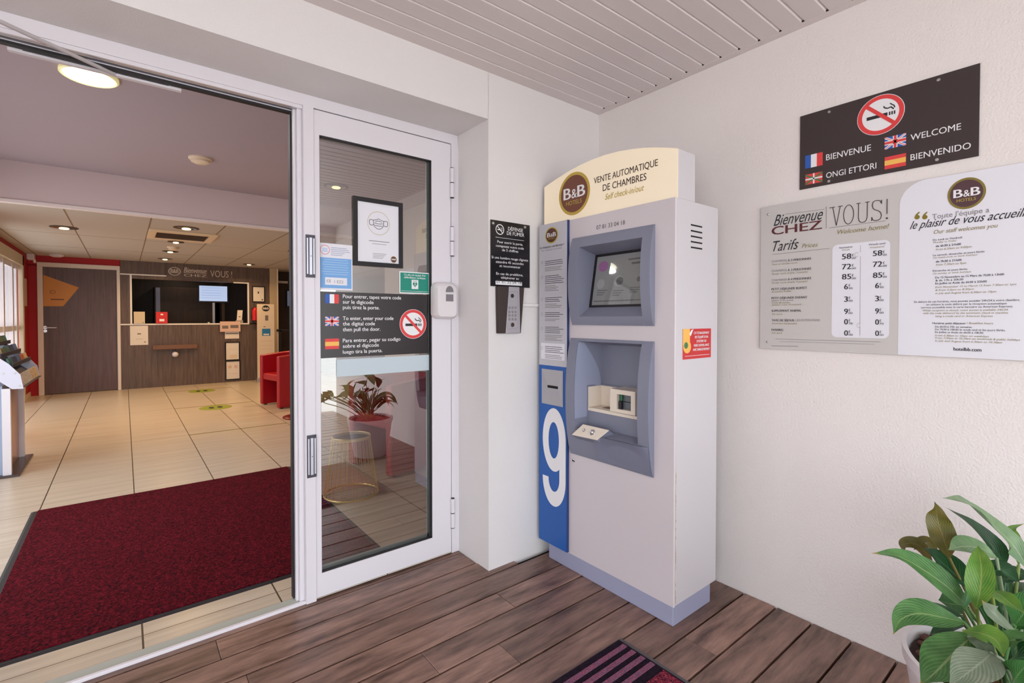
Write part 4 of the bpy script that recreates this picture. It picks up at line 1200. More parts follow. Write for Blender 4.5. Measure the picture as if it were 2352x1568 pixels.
# upper: screen
opA_l = on(1329, 646, 0, KX-.025); opA_r = on(1473.7, 640, 0, KX-.025)
ou0, ou1 = -opA_l.y, -opA_r.y
ov1 = (on(1328.5, 568, 0, KX-.02).z + on(1473.7, 545, 0, KX-.02).z)/2; ov0 = (on(1330, 726, 0, KX-.02).z + on(1473.7, 727, 0, KX-.02).z)/2
mb = MB(M_KG)
PA = bezel(mb, au0, av0, au1, av1, pmA, (ou0, ov0, ou1, ov1))
sT, sB = KX+.089, KX+.043        # screen leans back: depth at top and bottom
qTL, qBL = on(1367, 586, 0, sT), on(1354, 706, 0, sB)
su0, sv1, sv0 = -(qTL.y+qBL.y)/2, qTL.z, qBL.z
su1 = ou1-.004
def scr(i, j): return Vector((sB+(sT-sB)*j-.0105*i, -(su0+(su1-su0)*i), sv0+(sv1-sv0)*j))
n_ = 14
mb.grid(lambda i, j: PA(ou0, ov0+(ov1-ov0)*j).lerp(scr(0, j), i), 4, n_)
mb.grid(lambda i, j: scr(1, j).lerp(PA(ou1, ov0+(ov1-ov0)*j), i), 4, n_)
mb.grid(lambda i, j: PA(ou0+(ou1-ou0)*i, ov0).lerp(scr(i, 0), j), 4, 4)
mb.grid(lambda i, j: scr(i, 1).lerp(PA(ou0+(ou1-ou0)*i, ov1), j), 4, 4)
bz = mb.build('screen_bezel', ki, ko, smooth=32)
def scq(u, v, e=0.): 
    p = scr(u, v); nrm = (scr(1, 0)-scr(0, 0)).cross(scr(0, 1)-scr(0, 0)).normalized()
    return p + nrm*e
if scq(.5, .5, 1).x > scr(.5, .5).x: _sg = -1
else: _sg = 1
M_SCR = mat('screen_glass', (96, 96, 98), .03, spec=1.0, emit=((140, 138, 136), .28))
mb = MB(M_RUBBER); mb.add([scq(0, 0, _sg*.001), scq(1, 0, _sg*.001), scq(1, 1, _sg*.001), scq(0, 1, _sg*.001)], [(0, 1, 2, 3)])
mb.use(M_SCR); mb.add([scq(.05, .04, _sg*.002), scq(1, .04, _sg*.002), scq(1, .95, _sg*.002), scq(.05, .95, _sg*.002)], [(0, 1, 2, 3)])
def sdisc(u, v, ru, rv, m, e=.003, n=28):
    mb.use(m); mb.add([scq(u+ru*math.cos(2*PI*i/n), v+rv*math.sin(2*PI*i/n), _sg*e) for i in range(n)], [tuple(range(n))])
def srect(a, b, c, d, m, e=.003):
    mb.use(m); mb.add([scq(a, b, _sg*e), scq(c, b, _sg*e), scq(c, d, _sg*e), scq(a, d, _sg*e)], [(0, 1, 2, 3)])
sdisc(.18, .76, .085, .10, mat('screen_pink', (130, 84, 126), .03, spec=1.0, emit=((130, 84, 124), .2)))
M_SCI = mat('screen_ink', (70, 70, 72), .03, spec=1.0, emit=((110, 108, 106), .22)); M_SCL = mat('screen_pale', (110, 110, 110), .03, spec=1.0, emit=((150, 150, 148), .30))
srect(.60, .82, .93, .85, M_SCI); srect(.66, .74, .92, .78, M_SCI)
sdisc(.48, .46, .085, .10, M_SCL); sdisc(.50, .46, .06, .075, M_SCI, .0036); sdisc(.17, .43, .07, .09, M_SCL, .0026); sdisc(.80, .47, .03, .045, M_SCI)
for i in range(3): srect(.12, .30-i*.04, .30-.03*i, .315-i*.04, M_SCI); srect(.40, .28-i*.04, .58-.03*i, .295-i*.04, M_SCI); srect(.68, .32-i*.04, .86-.03*i, .335-i*.04, M_SCI)
srect(.08, .10, .96, .12, M_SCI)
mb.build('screen', ki, ko, smooth='flat')

# lower: payment and key unit
ol, orr = on(1324, 870, 0, KX-.025), on(1469, 900, 0, KX-.025)
pu0, pu1 = -ol.y, -orr.y
pv1 = (on(1330, 783, 0, KX-.01).z + on(1476, 790, 0, KX-.01).z)/2
pv0 = on(1467, 1015, 0, KX-.03).z - .010
DB = KX+.125
mb = MB(M_KG)
PB = bezel(mb, bu0, bv0, bu1, bv1, pmB, (pu0, pv0, pu1, pv1))
wv = .03
bk = lambda i, j: Vector((DB, -(pu0+wv+(pu1-pu0-wv)*i), pv0+.025+(pv1-pv0-.045)*j))
mb.grid(lambda i, j: PB(pu0, pv0+(pv1-pv0)*j).lerp(bk(0, j), i**.8), 8, 16)
mb.grid(lambda i, j: bk(1, j).lerp(PB(pu1, pv0+(pv1-pv0)*j), i), 4, 16)
mb.grid(lambda i, j: bk(i, 1).lerp(PB(pu0+(pu1-pu0)*i, pv1), j), 4, 4)
mb.grid(lambda i, j: PB(pu0+(pu1-pu0)*i, pv0).lerp(bk(i, 0), j), 8, 6)
mb.grid(lambda i, j: bk(i, j), 6, 6)
bz2 = mb.build('service_unit', ki, ko, smooth=38)
# curved lens-like side shield on the left inside
mb = MB(mat('shield_blue', (152, 158, 182), .3))
def shield(i, j):
    b0 = PB(pu0, pv0+.05+(pv1-pv0-.055)*j); b1 = bk(0, .1+.9*j)
    k_ = (1-.75*max(0, (j-.45)/.55)**2)
    p = b0.lerp(b1, i*k_*.92); p.y -= .0025
    return p
mb.grid(shield, 6, 16); mb.build('side_shield', ki, ko, smooth=60)
# scoop below the opening
M_SC = mat('scoop_grey', (122, 125, 145), .42)
mb = MB(M_SC)
cu, cv = pu0+(pu1-pu0)*.78, (bv0+pv0)/2-.005
def sco(i, j):
    u = pu0+.13+(bu1-.004-pu0-.13)*i; v = bv0+.012+(pv0-.002-bv0-.012)*j
    e = bulge(v, bv0, bv1, pmB)
    du, dv = (u-cu)/((bu1-pu0)*.42), (v-cv)/((pv0-bv0)*.62)
    return FP.at(u, v, e + .0012 + .022*max(0, 1-abs(1-min(1.6, math.hypot(du, dv)))*2.2)*(.4+.6*j)*(1-i**6))
mb.grid(sco, 30, 20); mb.build('scoop', ki, ko, smooth=60)
# cream key box
M_CREAM = mat('cream_plastic', (236, 222, 206), .45)
cq = lambda x, y, xd: on(1220+x/4.3545, 760+y/4.3545, 0, xd)
xb = KX+.030
L_, R_ = cq(572, 700, xb), cq(1062, 700, xb)
zb_ = cq(572, 778, xb).z
z_r = cq(572, 556, xb).z
pB = on(1220+742/4.3545, 760+468/4.3545, 2, z_r)
xB = min(pB.x, DB-.006)
yO = cq(505, 700, xb).y
mb = MB(M_CREAM)
mb.box(xb-.001, L_.y, zb_+.0085, xB, L_.y-.006, z_r); mb.box(xb-.002, L_.y, zb_-.006, xB, R_.y, zb_+.008); mb.box(xB-.005, L_.y-.0065, zb_+.0085, xB, R_.y, z_r)
mb.build('key_tray', ki, ko)
mb = MB(mat('tray_brown', (120, 104, 84), .6)); mb.box(xB-.05, L_.y-.05, zb_+.0082, xB-.0055, L_.y-.12, zb_+.0088); mb.build('tray_slot', ki, ko)  # thin brown plate on the tray floor
mb = MB(M_KG); mb.box(xb, yO, pv0-.01, DB-.001, L_.y+.0005, z_r+.006); mb.box(xb, L_.y, pv0-.01, DB-.001, R_.y-.004, zb_-.0065); mb.box(xB+.0005, L_.y, zb_, DB-.001, R_.y, z_r+.006); mb.build('tray_surround', ki, ko, bevel=.003)
cb2 = KX+.022
l2, r2 = cq(790, 700, cb2), cq(1040, 700, cb2)
t2, b2 = cq(1040, 610, cb2).z, cq(1040, 848, cb2).z
w0, w1 = cq(857, 700, cb2), cq(997, 700, cb2); wt, wb_ = cq(997, 650, cb2).z, cq(857, 778, cb2).z
mb = MB(M_CREAM)
mb.box(cb2, l2.y, b2, DB, w0.y, t2); mb.box(cb2, w1.y, b2, DB, r2.y, t2); mb.box(cb2, w0.y, b2, DB, w1.y, wb_); mb.box(cb2, w0.y, wt, DB, w1.y, t2)
mb.build('card_reader', ki, ko)
mb = MB(mat('reader_grey', (96, 100, 106), .3)); mb.box(cb2+.02, w0.y, wb_, DB, w1.y, wt)
mb.use(mat('reader_green', (24, 92, 56), .35)); mb.lathe((cb2+.014, w0.y-.014, (wb_+wt)/2+.004), [(.008, 0), (.008, wt-(wb_+wt)/2-.006)], 14); mb.use(M_PBLACK); mb.box(cb2+.004, w0.y-.006, wb_, cb2+.02, w0.y-.020, (wb_+wt)/2+.002); mb.use(M_RUBBER); mb.box(cb2+.016, w0.y-.024, (wb_+wt)/2-.001, cb2+.0205, w1.y+.008, (wb_+wt)/2+.002)
mb.build('reader_window', ki, ko)
# intercom plate leaning on the lip
pc = [cq(405, 1035, KX-.062), cq(655, 1090, KX-.066), cq(778, 990, KX-.030), cq(518, 930, KX-.026)]
mb = MB(M_CREAM)
nn = (pc[1]-pc[0]).cross(pc[3]-pc[0]).normalized()
if nn.z < 0: nn = -nn
mb.hull([p-nn*.004 for p in pc], pc); mb.build('intercom_plate', ki, ko, bevel=.0015)
mb = MB(M_KG); mb.hull([p-nn*.0042+Vector((.05, 0, -.035)) for p in pc], [p-nn*.0042 for p in pc]); mb.build('intercom_base', ki, ko)
cen = pc[0].lerp(pc[1], .62).lerp(pc[3].lerp(pc[2], .55), .52); cen2 = pc[0].lerp(pc[1], .26).lerp(pc[3].lerp(pc[2], .22), .55)
for cc_, rr in ((cen, .0125), (cen2, .007)):
    ux_ = (pc[1]-pc[0]).normalized(); uy_ = nn.cross(ux_)
    mb = MB(M_CHROME)
    prof = [(1.25, 0), (1.2, .12), (.85, .2), (.8, .6), (.55, .85), (0, .9)]
    vs = [cc_ + (ux_*math.cos(2*PI*j/20) + uy_*math.sin(2*PI*j/20))*r_*rr + nn*h_*rr for r_, h_ in prof for j in range(20)]
    mb.add(vs, [(k_*20+j, k_*20+(j+1) % 20, (k_+1)*20+(j+1) % 20, (k_+1)*20+j) for k_ in range(5) for j in range(20)]); mb.build('push_button', ki, ko, smooth=40)
p = on(1318.3, 1056.7, 0, KX); mb = MB(M_CHROME); mb.lathe(p, [(.009, 0), (.009, .004), (.006, .006)], 18, ax=0, sg=-1); mb.use(M_DARK); mb.lathe(p + Vector((-.006, 0, 0)), [(.0045, 0), (.0045, .0006)], 12, ax=0, sg=-1); mb.build('lock', ki, ko, smooth=40)
# phone number label on the front
mb = MB(M_TEXTD); mb.ptext(FP, '07 81 33 04 18', (1370.2, 526.8), (1435.6, 515.5), 517.5, .0008, .002); mb.build('phone_number', ki, ko, smooth='flat')

# side strip: grey instruction sheet above, blue below
sx = KX-.014
TP = Plane(0, sx)
s0, s1 = -TP.px(1238.5, 700)[0], -TP.px(1302, 700)[0]
zs = TP.px(1270, 840)[1]
zst, zsb = (TP.px(1238, 517)[1]+TP.px(1302, 506)[1])/2, (TP.px(1238, 1236)[1]+TP.px(1302, 1268)[1])/2
M_KBLUE = mat('kiosk_blue', (30, 92, 172), .4)
M_SHEET = mat('sheet_grey', (198, 196, 203), .5)
mb = MB(M_SHEET); mb.box(sx, s0, zs, KX+.005, s1, zst); mb.use(M_KBLUE); mb.box(sx, s0, zsb, KX+.005, s1, zs)
mb.use(mat('strip_edge', (44, 60, 110), .5)); mb.box(sx+.001, s1-.003, zsb, KX+.004, s1, zst)
st_ = mb.build('side_strip', ki, ko)
mb = MB(M_PBLACK)
c = TP.px(1267, 540)
def emblem(mb, pl, c, ru, rv, e, inner, ring_=M_GOLD, hotel=True):
    mb.use(ring_); mb.disc(pl, c, ru, rv, e); mb.use(inner); mb.disc(pl, c, ru*.86, rv*.86, e+.0005)
    mb.use(M_PRINTW); mb.text(pl, 'B', c[0]-ru*.66, c[0]-ru*.20, c[1]-rv*.20, rv*.52, e+.001, .045); mb.text(pl, '&', c[0]-ru*.15, c[0]+ru*.19, c[1]-rv*.20, rv*.42, e+.001, .01); mb.text(pl, 'B', c[0]+ru*.24, c[0]+ru*.70, c[1]-rv*.20, rv*.52, e+.001, .045)
    if hotel:
        mb.use(M_GOLD); mb.text(pl, 'HOTELS', c[0]-ru*.50, c[0]+ru*.50, c[1]-rv*.50, rv*.19, e+.001, .01)
emblem(mb, TP, c, .046, .040, .0008, M_BROWN, M_GOLD)
mb.use(M_PBLACK); mb.ptext(TP, 'La réception est fermée ?', (1240.5, 572), (1296, 563), 567, .0008, .01, .15)
mb.use(M_TEXTG); mb.ptext(TP, 'Our reception is closed?', (1244, 577.5), (1291, 571), 573.5, .0008, 0, .2)
rr_ = random.Random(5)
def yline(y, x0, x1, m, hpx=1.3):
    a_, b_ = TP.px(x0, y), TP.px(x1, y-.14*(x1-x0)*(735-y)/200 if y < 735 else y+.05*(x1-x0)*(y-735)/110)
    mb.use(m); mb.rect(TP, a_[0], (a_[1]+b_[1])/2-.0014, b_[0], (a_[1]+b_[1])/2+.0014, .0008)
for y0_, nd, nl in ((600, 3, 3), (634, 5, 4), (684, 3, 3), (718, 3, 2), (751, 4, 4), (796, 4, 3)):
    if y0_ == 796:
        mb.use(M_WHITEB); a_, b_ = TP.px(1243, 823), TP.px(1297, 790); mb.rect(TP, a_[0], a_[1], b_[0], b_[1], .0005)
    for i in range(nd): yline(y0_+i*4.2, 1252, 1252+rr_.uniform(32, 44), M_TEXTD)
    for i in range(nl): yline(y0_+nd*4.2+2+i*3.6, 1252, 1252+rr_.uniform(22, 40), M_TEXTG)
    mb.use(M_TEXTG); q = TP.px(1245, y0_+3); mb.ring(TP, q, .008, .008, .8, .0008)
mb.build('instructions', st_, ko, smooth='flat')
mb = MB(M_PRINTW)
q0, q1 = TP.px(1247, 1162), TP.px(1300, 950)
zb9, zt9 = (TP.px(1272, 1162)[1]), (TP.px(1272, 937)[1])
n9x, n9y, n9w, n9h = q0[0], zb9, q1[0]-q0[0], zt9-zb9
N9 = lambda x, y: TP.at(n9x+n9w*x, n9y+n9h*y, .0012)
k9 = 48
mb.add([N9(.5+.5*math.cos(2*PI*i/k9), .678+.322*math.sin(2*PI*i/k9)) for i in range(k9)] + [N9(.487+.225*math.cos(2*PI*i/k9), .673+.185*math.sin(2*PI*i/k9)) for i in range(k9)], [(i, (i+1) % k9, k9+(i+1) % k9, k9+i) for i in range(k9)])
o9 = [(1, .68), (1, .5)] + [(.5+.5*math.cos(a_*PI/24), .285-.285*math.sin(a_*PI/24)) for a_ in range(25)]
i9 = [(.735, .62), (.735, .5)] + [(.5+.235*math.cos(a_*PI/24), .285-.135*math.sin(a_*PI/24)) for a_ in range(25)]
k9 = len(o9)
N9 = lambda x, y: TP.at(n9x+n9w*x, n9y+n9h*y, .0015)
mb.add([N9(*q) for q in o9] + [N9(*q) for q in i9], [(i+1, i, k9+i, k9+i+1) for i in range(k9-1)])
mb.build('number', st_, ko, smooth='flat')
# slot plate in the blue strip
a_, b_ = TP.px(1244.8, 890), TP.px(1293.5, 890)
zt_, zb_ = TP.px(1270, 849)[1], TP.px(1270, 930)[1]
M_SLOT = mat('slot_grey', (176, 174, 178), .45)
mb = MB(M_SLOT)
cu_, cv_ = (a_[0]+b_[0])/2+.008, (zt_+zb_)/2+.004
E_ = .0015
P0 = [TP.at(a_[0], zb_, E_), TP.at(b_[0], zb_, E_), TP.at(b_[0], zt_, E_), TP.at(a_[0], zt_, E_)]
P1 = [TP.at(cu_-.038, cv_-.012, -.020), TP.at(cu_+.045, cv_-.012, -.020), TP.at(cu_+.045, cv_+.014, -.020), TP.at(cu_-.038, cv_+.014, -.020)]
bw = .007
P0i = [TP.at(a_[0]+bw, zb_+bw, E_), TP.at(b_[0]-bw, zb_+bw, E_), TP.at(b_[0]-bw, zt_-bw, E_), TP.at(a_[0]+bw, zt_-bw, E_)]
P1 = [TP.at(cu_-.034, cv_-.010, E_+.010), TP.at(cu_+.046, cv_-.010, E_+.010), TP.at(cu_+.046, cv_+.012, E_+.010), TP.at(cu_-.034, cv_+.012, E_+.010)]
mb.add(P0+P0i, [(i, (i+1) % 4, 4+(i+1) % 4, 4+i) for i in range(4)])
mb.add(P0i+P1, [(i, (i+1) % 4, 4+(i+1) % 4, 4+i) for i in range(4)] + [(4, 5, 6, 7)])
mb.use(M_DARK); mb.rect(TP, cu_-.030, cv_-.006, cu_+.045, cv_+.007, E_+.0106)
mb.build('ticket_slot', st_, ko, smooth='flat')

# lit topper
TOPX = 1.70
TPL = Plane(0, TOPX)
prof = [(1.866, 1.894), (1.80, 1.911), (1.708, 1.932), (1.62, 1.946), (1.538, 1.953), (1.46, 1.9545), (1.386, 1.950), (1.31, 1.940), (1.249, 1.929), (1.20, 1.917), (1.145, 1.901), (1.092, 1.884)]
uvp = [(-y, z) for y, z in prof]
outl = [(-1.866, ztop), (-1.092, ztop)] + list(reversed(uvp))
tp = MB(M_KS); tp.slab(TPL, outl, -.124, -.002); tpo = tp.build('topper', ki, ko, bevel=.002)
M_LIT = mat('topper_cream', (246, 232, 208), .45, emit=((255, 232, 190), .16))
mb = MB(M_LIT); mb.slab(TPL, outl, -.002, 0); mb.build('lit_face', tpo, ko, smooth='flat')
mb = MB(M_BROWN)
c = TPL.px(1318.6, 444.7); ru = TPL.px(1355.5, 440)[0]-c[0]; rv = TPL.px(1318.6, 394)[1]-c[1]
emblem(mb, TPL, c, ru, rv*.97, .001, mat('emblem_brown', (116, 64, 44), .4), mat('emblem_gold', (196, 166, 66), .4))
mb.use(mat('ink_brown', (58, 42, 40), .5))
mb.ptext(TPL, 'VENTE AUTOMATIQUE', (1364.3, 421.2), (1511.3, 381.6), 407.4, .001, .008); mb.ptext(TPL, 'DE CHAMBRES', (1384.9, 438.8), (1484.9, 413.3), 424, .001, .008)
mb.use(M_GOLD); mb.ptext(TPL, 'Self check-in/out', (1390, 459.3), (1479.6, 437), 446, .001, .006, .3)
mb.build('lettering', tpo, ko, smooth='flat')

# red sticker on the kiosk side
a_, b_ = SP.px(1568, 757), SP.px(1632, 823)
u0, u1, v1, v0 = a_[0], b_[0], 1.177, 1.055
rs = thing('red_sticker', "red and yellow video surveillance sticker on the kiosk's white side", 'sticker', SP.at((u0+u1)/2, v0))
mb = MB(mat('sticker_red', (204, 48, 50), .45)); mb.slab(SP, [(u0, v0), (u1, v0), (u1, v1), (u0, v1)], .0004, .0014)
mb.use(M_YEL); mb.rect(SP, u0, v1-.065, u0+.05, v1, .0017); mb.disc(SP, (u0+.03, v1-.072), .028, .026, .0018); mb.use(M_GREEN); mb.disc(SP, (u0+.022, v1-.066), .014, .013, .0022)
mb.use(M_PRINTW); mb.flat(SP, [(u0+.045, v1-.02), (u0+.06, v1-.005), (u0+.075, v1-.001), (u0+.055, v1-.03)], .0019)
mb.build('sheet', rs, rs.location, smooth='flat')
mb = MB(M_PRINTW)
for i, s_ in enumerate(('CET ÉTABLISSEMENT', "EST ÉQUIPÉ D'UN", 'SYSTÈME DE', 'VIDÉO SURVEILLANCE', 'AVEC ENREGISTREMENT')):
    wd_ = (.118, .100, .074, .118, .128)[i]; cc_ = u0+.136
    mb.text(SP, s_, cc_-wd_/2, cc_+wd_/2, v1-.022-i*.017, .0095, .0023, .02)
mb.rect(SP, u0+.015, v0+.012, u1-.012, v0+.0135, .0018); mb.build('lettering', rs, rs.location, smooth='flat')

# ------------------------------------------------------------------ right wall signs
R = Plane(0, RX)
ws = thing('welcome_sign', 'dark welcome sign with flags and no smoking emblem high on the wall', 'sign', R.at(-.557, 1.739))
mb = MB(M_BLACK2); mb.slab(R, [(-.8215, 1.739), (-.2935, 1.739), (-.2935, 2.0335), (-.8215, 2.0335)], .001, .005); mb.build('panel', ws, ws.location, bevel=.0006)
RR = R.move(.005)
mb = MB(M_PRINTW)
mb.ptext(RR, 'BIENVENUE', (1897.6, 368.8), (2000.6, 345.3), 355.5, .0008, .006); mb.ptext(RR, 'ONGI ETTORI', (1897.6, 409.8), (2012.9, 386), 397.2, .0008, .006)
mb.ptext(RR, 'WELCOME', (2091.4, 322.9), (2207.3, 297.3), 309.2, .0008, .006); mb.ptext(RR, 'BIENVENIDO', (2091.4, 369), (2230, 340.4), 355.4, .0008, .006)
mb.build('lettering', ws, ws.location, smooth='flat')
for k_, a_, b_ in (('fr', (1849.6, 358.4), (1889.8, 379)), ('eu', (1850.2, 401.6), (1889, 417.6)), ('uk', (2032.2, 316.8), (2081.2, 333)), ('es', (2032.2, 361.6), (2080.8, 380))):
    q0, q1 = RR.px(*a_), RR.px(*b_)
    mb = MB(); flag(mb, RR, k_, q0[0], q1[1], q1[0], q0[1], .0008); mb.build('flag', ws, ws.location, smooth='flat')
c = RR.px(2022, 263.7); mb = MB(); no_smoking(mb, RR, c, (RR.px(2076.9, 250)[0]-RR.px(1967.3, 280)[0])/2, .0008); mb.build('emblem', ws, ws.location, smooth='flat')
for q in ((1904.7, 257), (2155.7, 183.5), (2152, 366.7), (1904, 416)):
    p = RR.px(*q); mb = MB(M_SCREW); mb.lathe(RR.at(p[0], p[1], 0), [(.0055, 0), (.0045, .0025), (0, .003)], 16, ax=0, sg=-1); mb.build('screw', ws, ws.location, smooth=60)

pbd = thing('price_board', 'large grey and white price and welcome board on the right wall', 'notice board', R.at(-.45, 1.09))
mb = MB(M_GREYB); mb.slab(R, [(-.9705, 1.0905), (.07, 1.0905), (.07, 1.6925), (-.9705, 1.6925)], .003, .012); mb.build('panel', pbd, pbd.location, bevel=.0008)
Q = R.move(.012)
uq = Q.px(2065, 600)[0]
mb = MB(M_WHITEB)
rc_ = .075
mb.flat(Q, [(uq, 1.0915), (.069, 1.0915), (.069, 1.6915), (uq+rc_, 1.6915)] + [(uq+rc_-rc_*math.sin(i*PI/20), 1.6915-rc_+rc_*math.cos(i*PI/20)) for i in range(1, 11)], .0006)
a_, b_ = Q.px(1911, 668), Q.px(2043.5, 668)
vt = (Q.px(1911, 562)[1]+Q.px(2043, 551)[1])/2; vb = (Q.px(1911, 774)[1]+Q.px(2043, 777.5)[1])/2
mb.flat(Q, rrect(a_[0], vb, b_[0], vt, .018), .0006)
mb.build('white_field', pbd, pbd.location, smooth='flat')
def bx_(x, y): return (x/3.486+1730, y/3.486+380)
def cx2(x, y): return (x/3.41+2040, y/3.41+380)
mb = MB(M_TEXTD); e_ = .0014
# heading
mb.use(M_PBLACK); mb.ptext(Q, 'Bienvenue', (1777.3, 520.6), (1890.6, 501.5), 496, e_, -.004, .45)
mb.use(mat('print_maroon', (92, 30, 36), .5)); mb.ptext(Q, 'CHEZ', (1773, 539.2), (1887.8, 526), 521, e_, .05)
mb.use(M_TEXTD)
for i in range(14):
    p = Q.px(1898, 476+i*3.6); mb.rect(Q, p[0]-.0012, p[1]-.0016, p[0]+.0012, p[1]+.0016, e_)
# thin slab capitals VOUS!
va, vb2 = Q.px(1905, 519), Q.px(2044, 505)
u0, u1 = va[0], vb2[0]; v0 = va[1]-.002; hh = Q.px(1905, 477)[1]-va[1]+.001; ww = (u1-u0)
th = .0028
def gl(pts): mb.stroke(Q, [(u0+ww*x, v0+hh*y) for x, y in pts], th, e_)
gl([(.06, 1), (.125, 0), (.19, 1)]); gl([(.0, 1), (.10, 1)]); gl([(.15, 1), (.235, 1)])
ov = [(.335+.085*math.cos(2*PI*i/24)*(1 if True else 1), .5+.5*math.sin(2*PI*i/24)) for i in range(25)]; gl(ov)
gl([(.50, 1), (.50, .25), (.515, .08), (.545, 0), (.60, 0), (.63, .08), (.645, .25), (.645, 1)]); gl([(.465, 1), (.535, 1)]); gl([(.61, 1), (.68, 1)])
gl([(.865, .85), (.85, .96), (.81, 1), (.765, 1), (.735, .94), (.725, .8), (.735, .64), (.765, .55), (.825, .47), (.86, .36), (.87, .2), (.855, .06), (.82, 0), (.765, 0), (.735, .05), (.72, .16)]); gl([(.87, 1), (.87, .8)]); gl([(.718, .2), (.718, 0)])
gl([(.955, 1), (.955, .25)]); mb.rect(Q, u0+ww*.955-.003, v0, u0+ww*.955+.003, v0+.006, e_)
for (p_, q_) in (((260, 390), (570, 350)), ((610, 500), (1062, 442)), ((155, 713), (610, 663))):
    mb.stroke(Q, [Q.px(*bx_(*p_)), Q.px(*bx_(*q_))], .001, e_)
mb.use(M_OLIVE); mb.ptext(Q, 'Welcome home!', (1923.6, 537.8), (2042.7, 524.5), 527.7, e_, .008, .3)
mb.use(M_PBLACK); mb.ptext(Q, 'Tarifs', (1775.9, 578), (1834.7, 570.5), 555, e_, 0, .4)
mb.use(M_OLIVE); mb.ptext(Q, 'Prices', (1841.9, 570), (1879, 565.5), 560.5, e_, .006, .3)
def bt(s_, m, xl, yl, xr, yr, cap, bold=0., shear=0.):
    mb.use(m); a_, b_ = bx_(xl, yl), bx_(xr, yr); mb.ptext(Q, s_, a_, b_, a_[1]-cap/3.486, e_, bold, shear)
bt('CHAMBRE', M_TEXTG, 148, 777, 256, 768, 17); bt('1 À 2 PERSONNES', M_TEXTD, 263, 768, 465, 754, 17, .02); bt('Twin or double room', M_OLIVE, 150, 799, 355, 784, 14, 0, .25)
bt('CHAMBRE', M_TEXTG, 148, 853, 256, 846, 17); bt('1 À 3 PERSONNES', M_TEXTD, 263, 846, 465, 833, 17, .02); bt('Family room (triple, 3 people)', M_OLIVE, 150, 875, 438, 857, 14, 0, .25)
bt('CHAMBRE', M_TEXTG, 148, 928, 256, 921, 17); bt('1 À 4 PERSONNES', M_TEXTD, 263, 921, 465, 909, 17, .02); bt('Family room (triple, 4 people)', M_OLIVE, 150, 947, 438, 932, 14, 0, .25)
bt('PETIT DÉJEUNER BUFFET', M_TEXTD, 148, 1000, 432, 986, 17, .02); bt('Breakfast buffet', M_OLIVE, 150, 1019, 305, 1010, 14, 0, .25)
bt('PETIT DÉJEUNER ENFANT', M_TEXTD, 148, 1071, 434, 1062, 17, .02); bt("(jusqu'à 10 ans inclus)", M_TEXTD, 148, 1086, 320, 1082, 10); bt('Child Breakfast', M_OLIVE, 150, 1108, 300, 1102, 14, 0, .25); bt('(children under 10 included)', M_OLIVE, 150, 1122, 385, 1116, 11, 0, .25)
bt('SUPPLÉMENT ANIMAL', M_TEXTD, 148, 1172, 388, 1169, 17, .02); bt('Pet extra', M_OLIVE, 150, 1197, 235, 1194, 14, 0, .25)
bt('TAXE DE SÉJOUR', M_TEXTD, 148, 1248, 330, 1246, 17, .02); bt('/ JOUR/PERSONNE', M_TEXTG, 336, 1246, 535, 1246, 17); bt('Local tax/day/people', M_OLIVE, 150, 1270, 352, 1270, 14, 0, .25)
bt('PARKING', M_TEXTD, 148, 1324, 242, 1324, 17, .02); bt('Car park', M_OLIVE, 150, 1346, 235, 1346, 14, 0, .25)
bt('Semaine', M_TEXTD, 690, 666, 795, 656, 14, .012); bt('Week', M_OLIVE, 712, 684, 776, 678, 13, 0, .25); bt('Week-end', M_TEXTD, 925, 641, 1058, 629, 14, .012); bt('Weekend', M_OLIVE, 935, 663, 1052, 654, 13, 0, .25)
for (xs, ws_, rows_) in (((712, 785), 730, ((750, '58'), (832, '72'), (912, '85'), (992, '6'), (1092, '3'), (1190, '9'), (1273, '0'), (1363, '0'))), ((960, 1033), 978, ((724, '58'), (812, '72'), (900, '85'), (983, '6'), (1087, '3'), (1187, '9'), (1275, '0'), (1365, '0')))):
    for yb_, s_ in rows_:
        x0_, x1_ = (xs[0], xs[1]) if len(s_) == 2 else (ws_, ws_+29)
        bt(s_, M_PBLACK, x0_, yb_, x1_, yb_-3, 42, .022)
        cents = '00' if s_ not in ('6', '0') else ('90' if s_ == '6' else ('70' if yb_ < 1300 else '00'))
        bt('€', M_TEXTD, x1_+5, yb_-22, x1_+20, yb_-23, 20, .01); bt(cents, M_TEXTD, x1_+5, yb_-1, x1_+38, yb_-2, 15, .015)
mb.use(M_TEXTG)
for (p_, q_, th_) in (((180, 1388), (1018, 1412), .0016), ((215, 1408), (970, 1430), .0012), ((148, 1443), (360, 1447), .002)): mb.stroke(Q, [Q.px(*bx_(*p_)), Q.px(*bx_(*q_))], th_, e_)
mb.stroke(Q, [Q.px(*bx_(860, 640)), Q.px(*bx_(855, 1360))], .001, e_)
mb.use(M_GREYB)
for q in ((845, 712), (862, 1280)): p = Q.px(*bx_(*q)); mb.use(M_WHITEB); mb.disc(Q, (p[0]+.004, p[1]), .007, .008, e_+.0004); mb.use(M_GREYB); mb.ring(Q, (p[0]-.006, p[1]), .007, .009, .75, e_)
mb.build('price_lettering', pbd, pbd.location, smooth='flat')
mb = MB()
def ct(s_, m, xl, yl, xr, yr, cap, bold=0., shear=0.):
    mb.use(m); a_, b_ = cx2(xl, yl), cx2(xr, yr); mb.ptext(Q, s_, a_, b_, a_[1]-cap/3.41, e_, bold, shear)
mb.use(M_GOLD)
M_OLQ = mat('quote_olive', (134, 118, 32), .5)
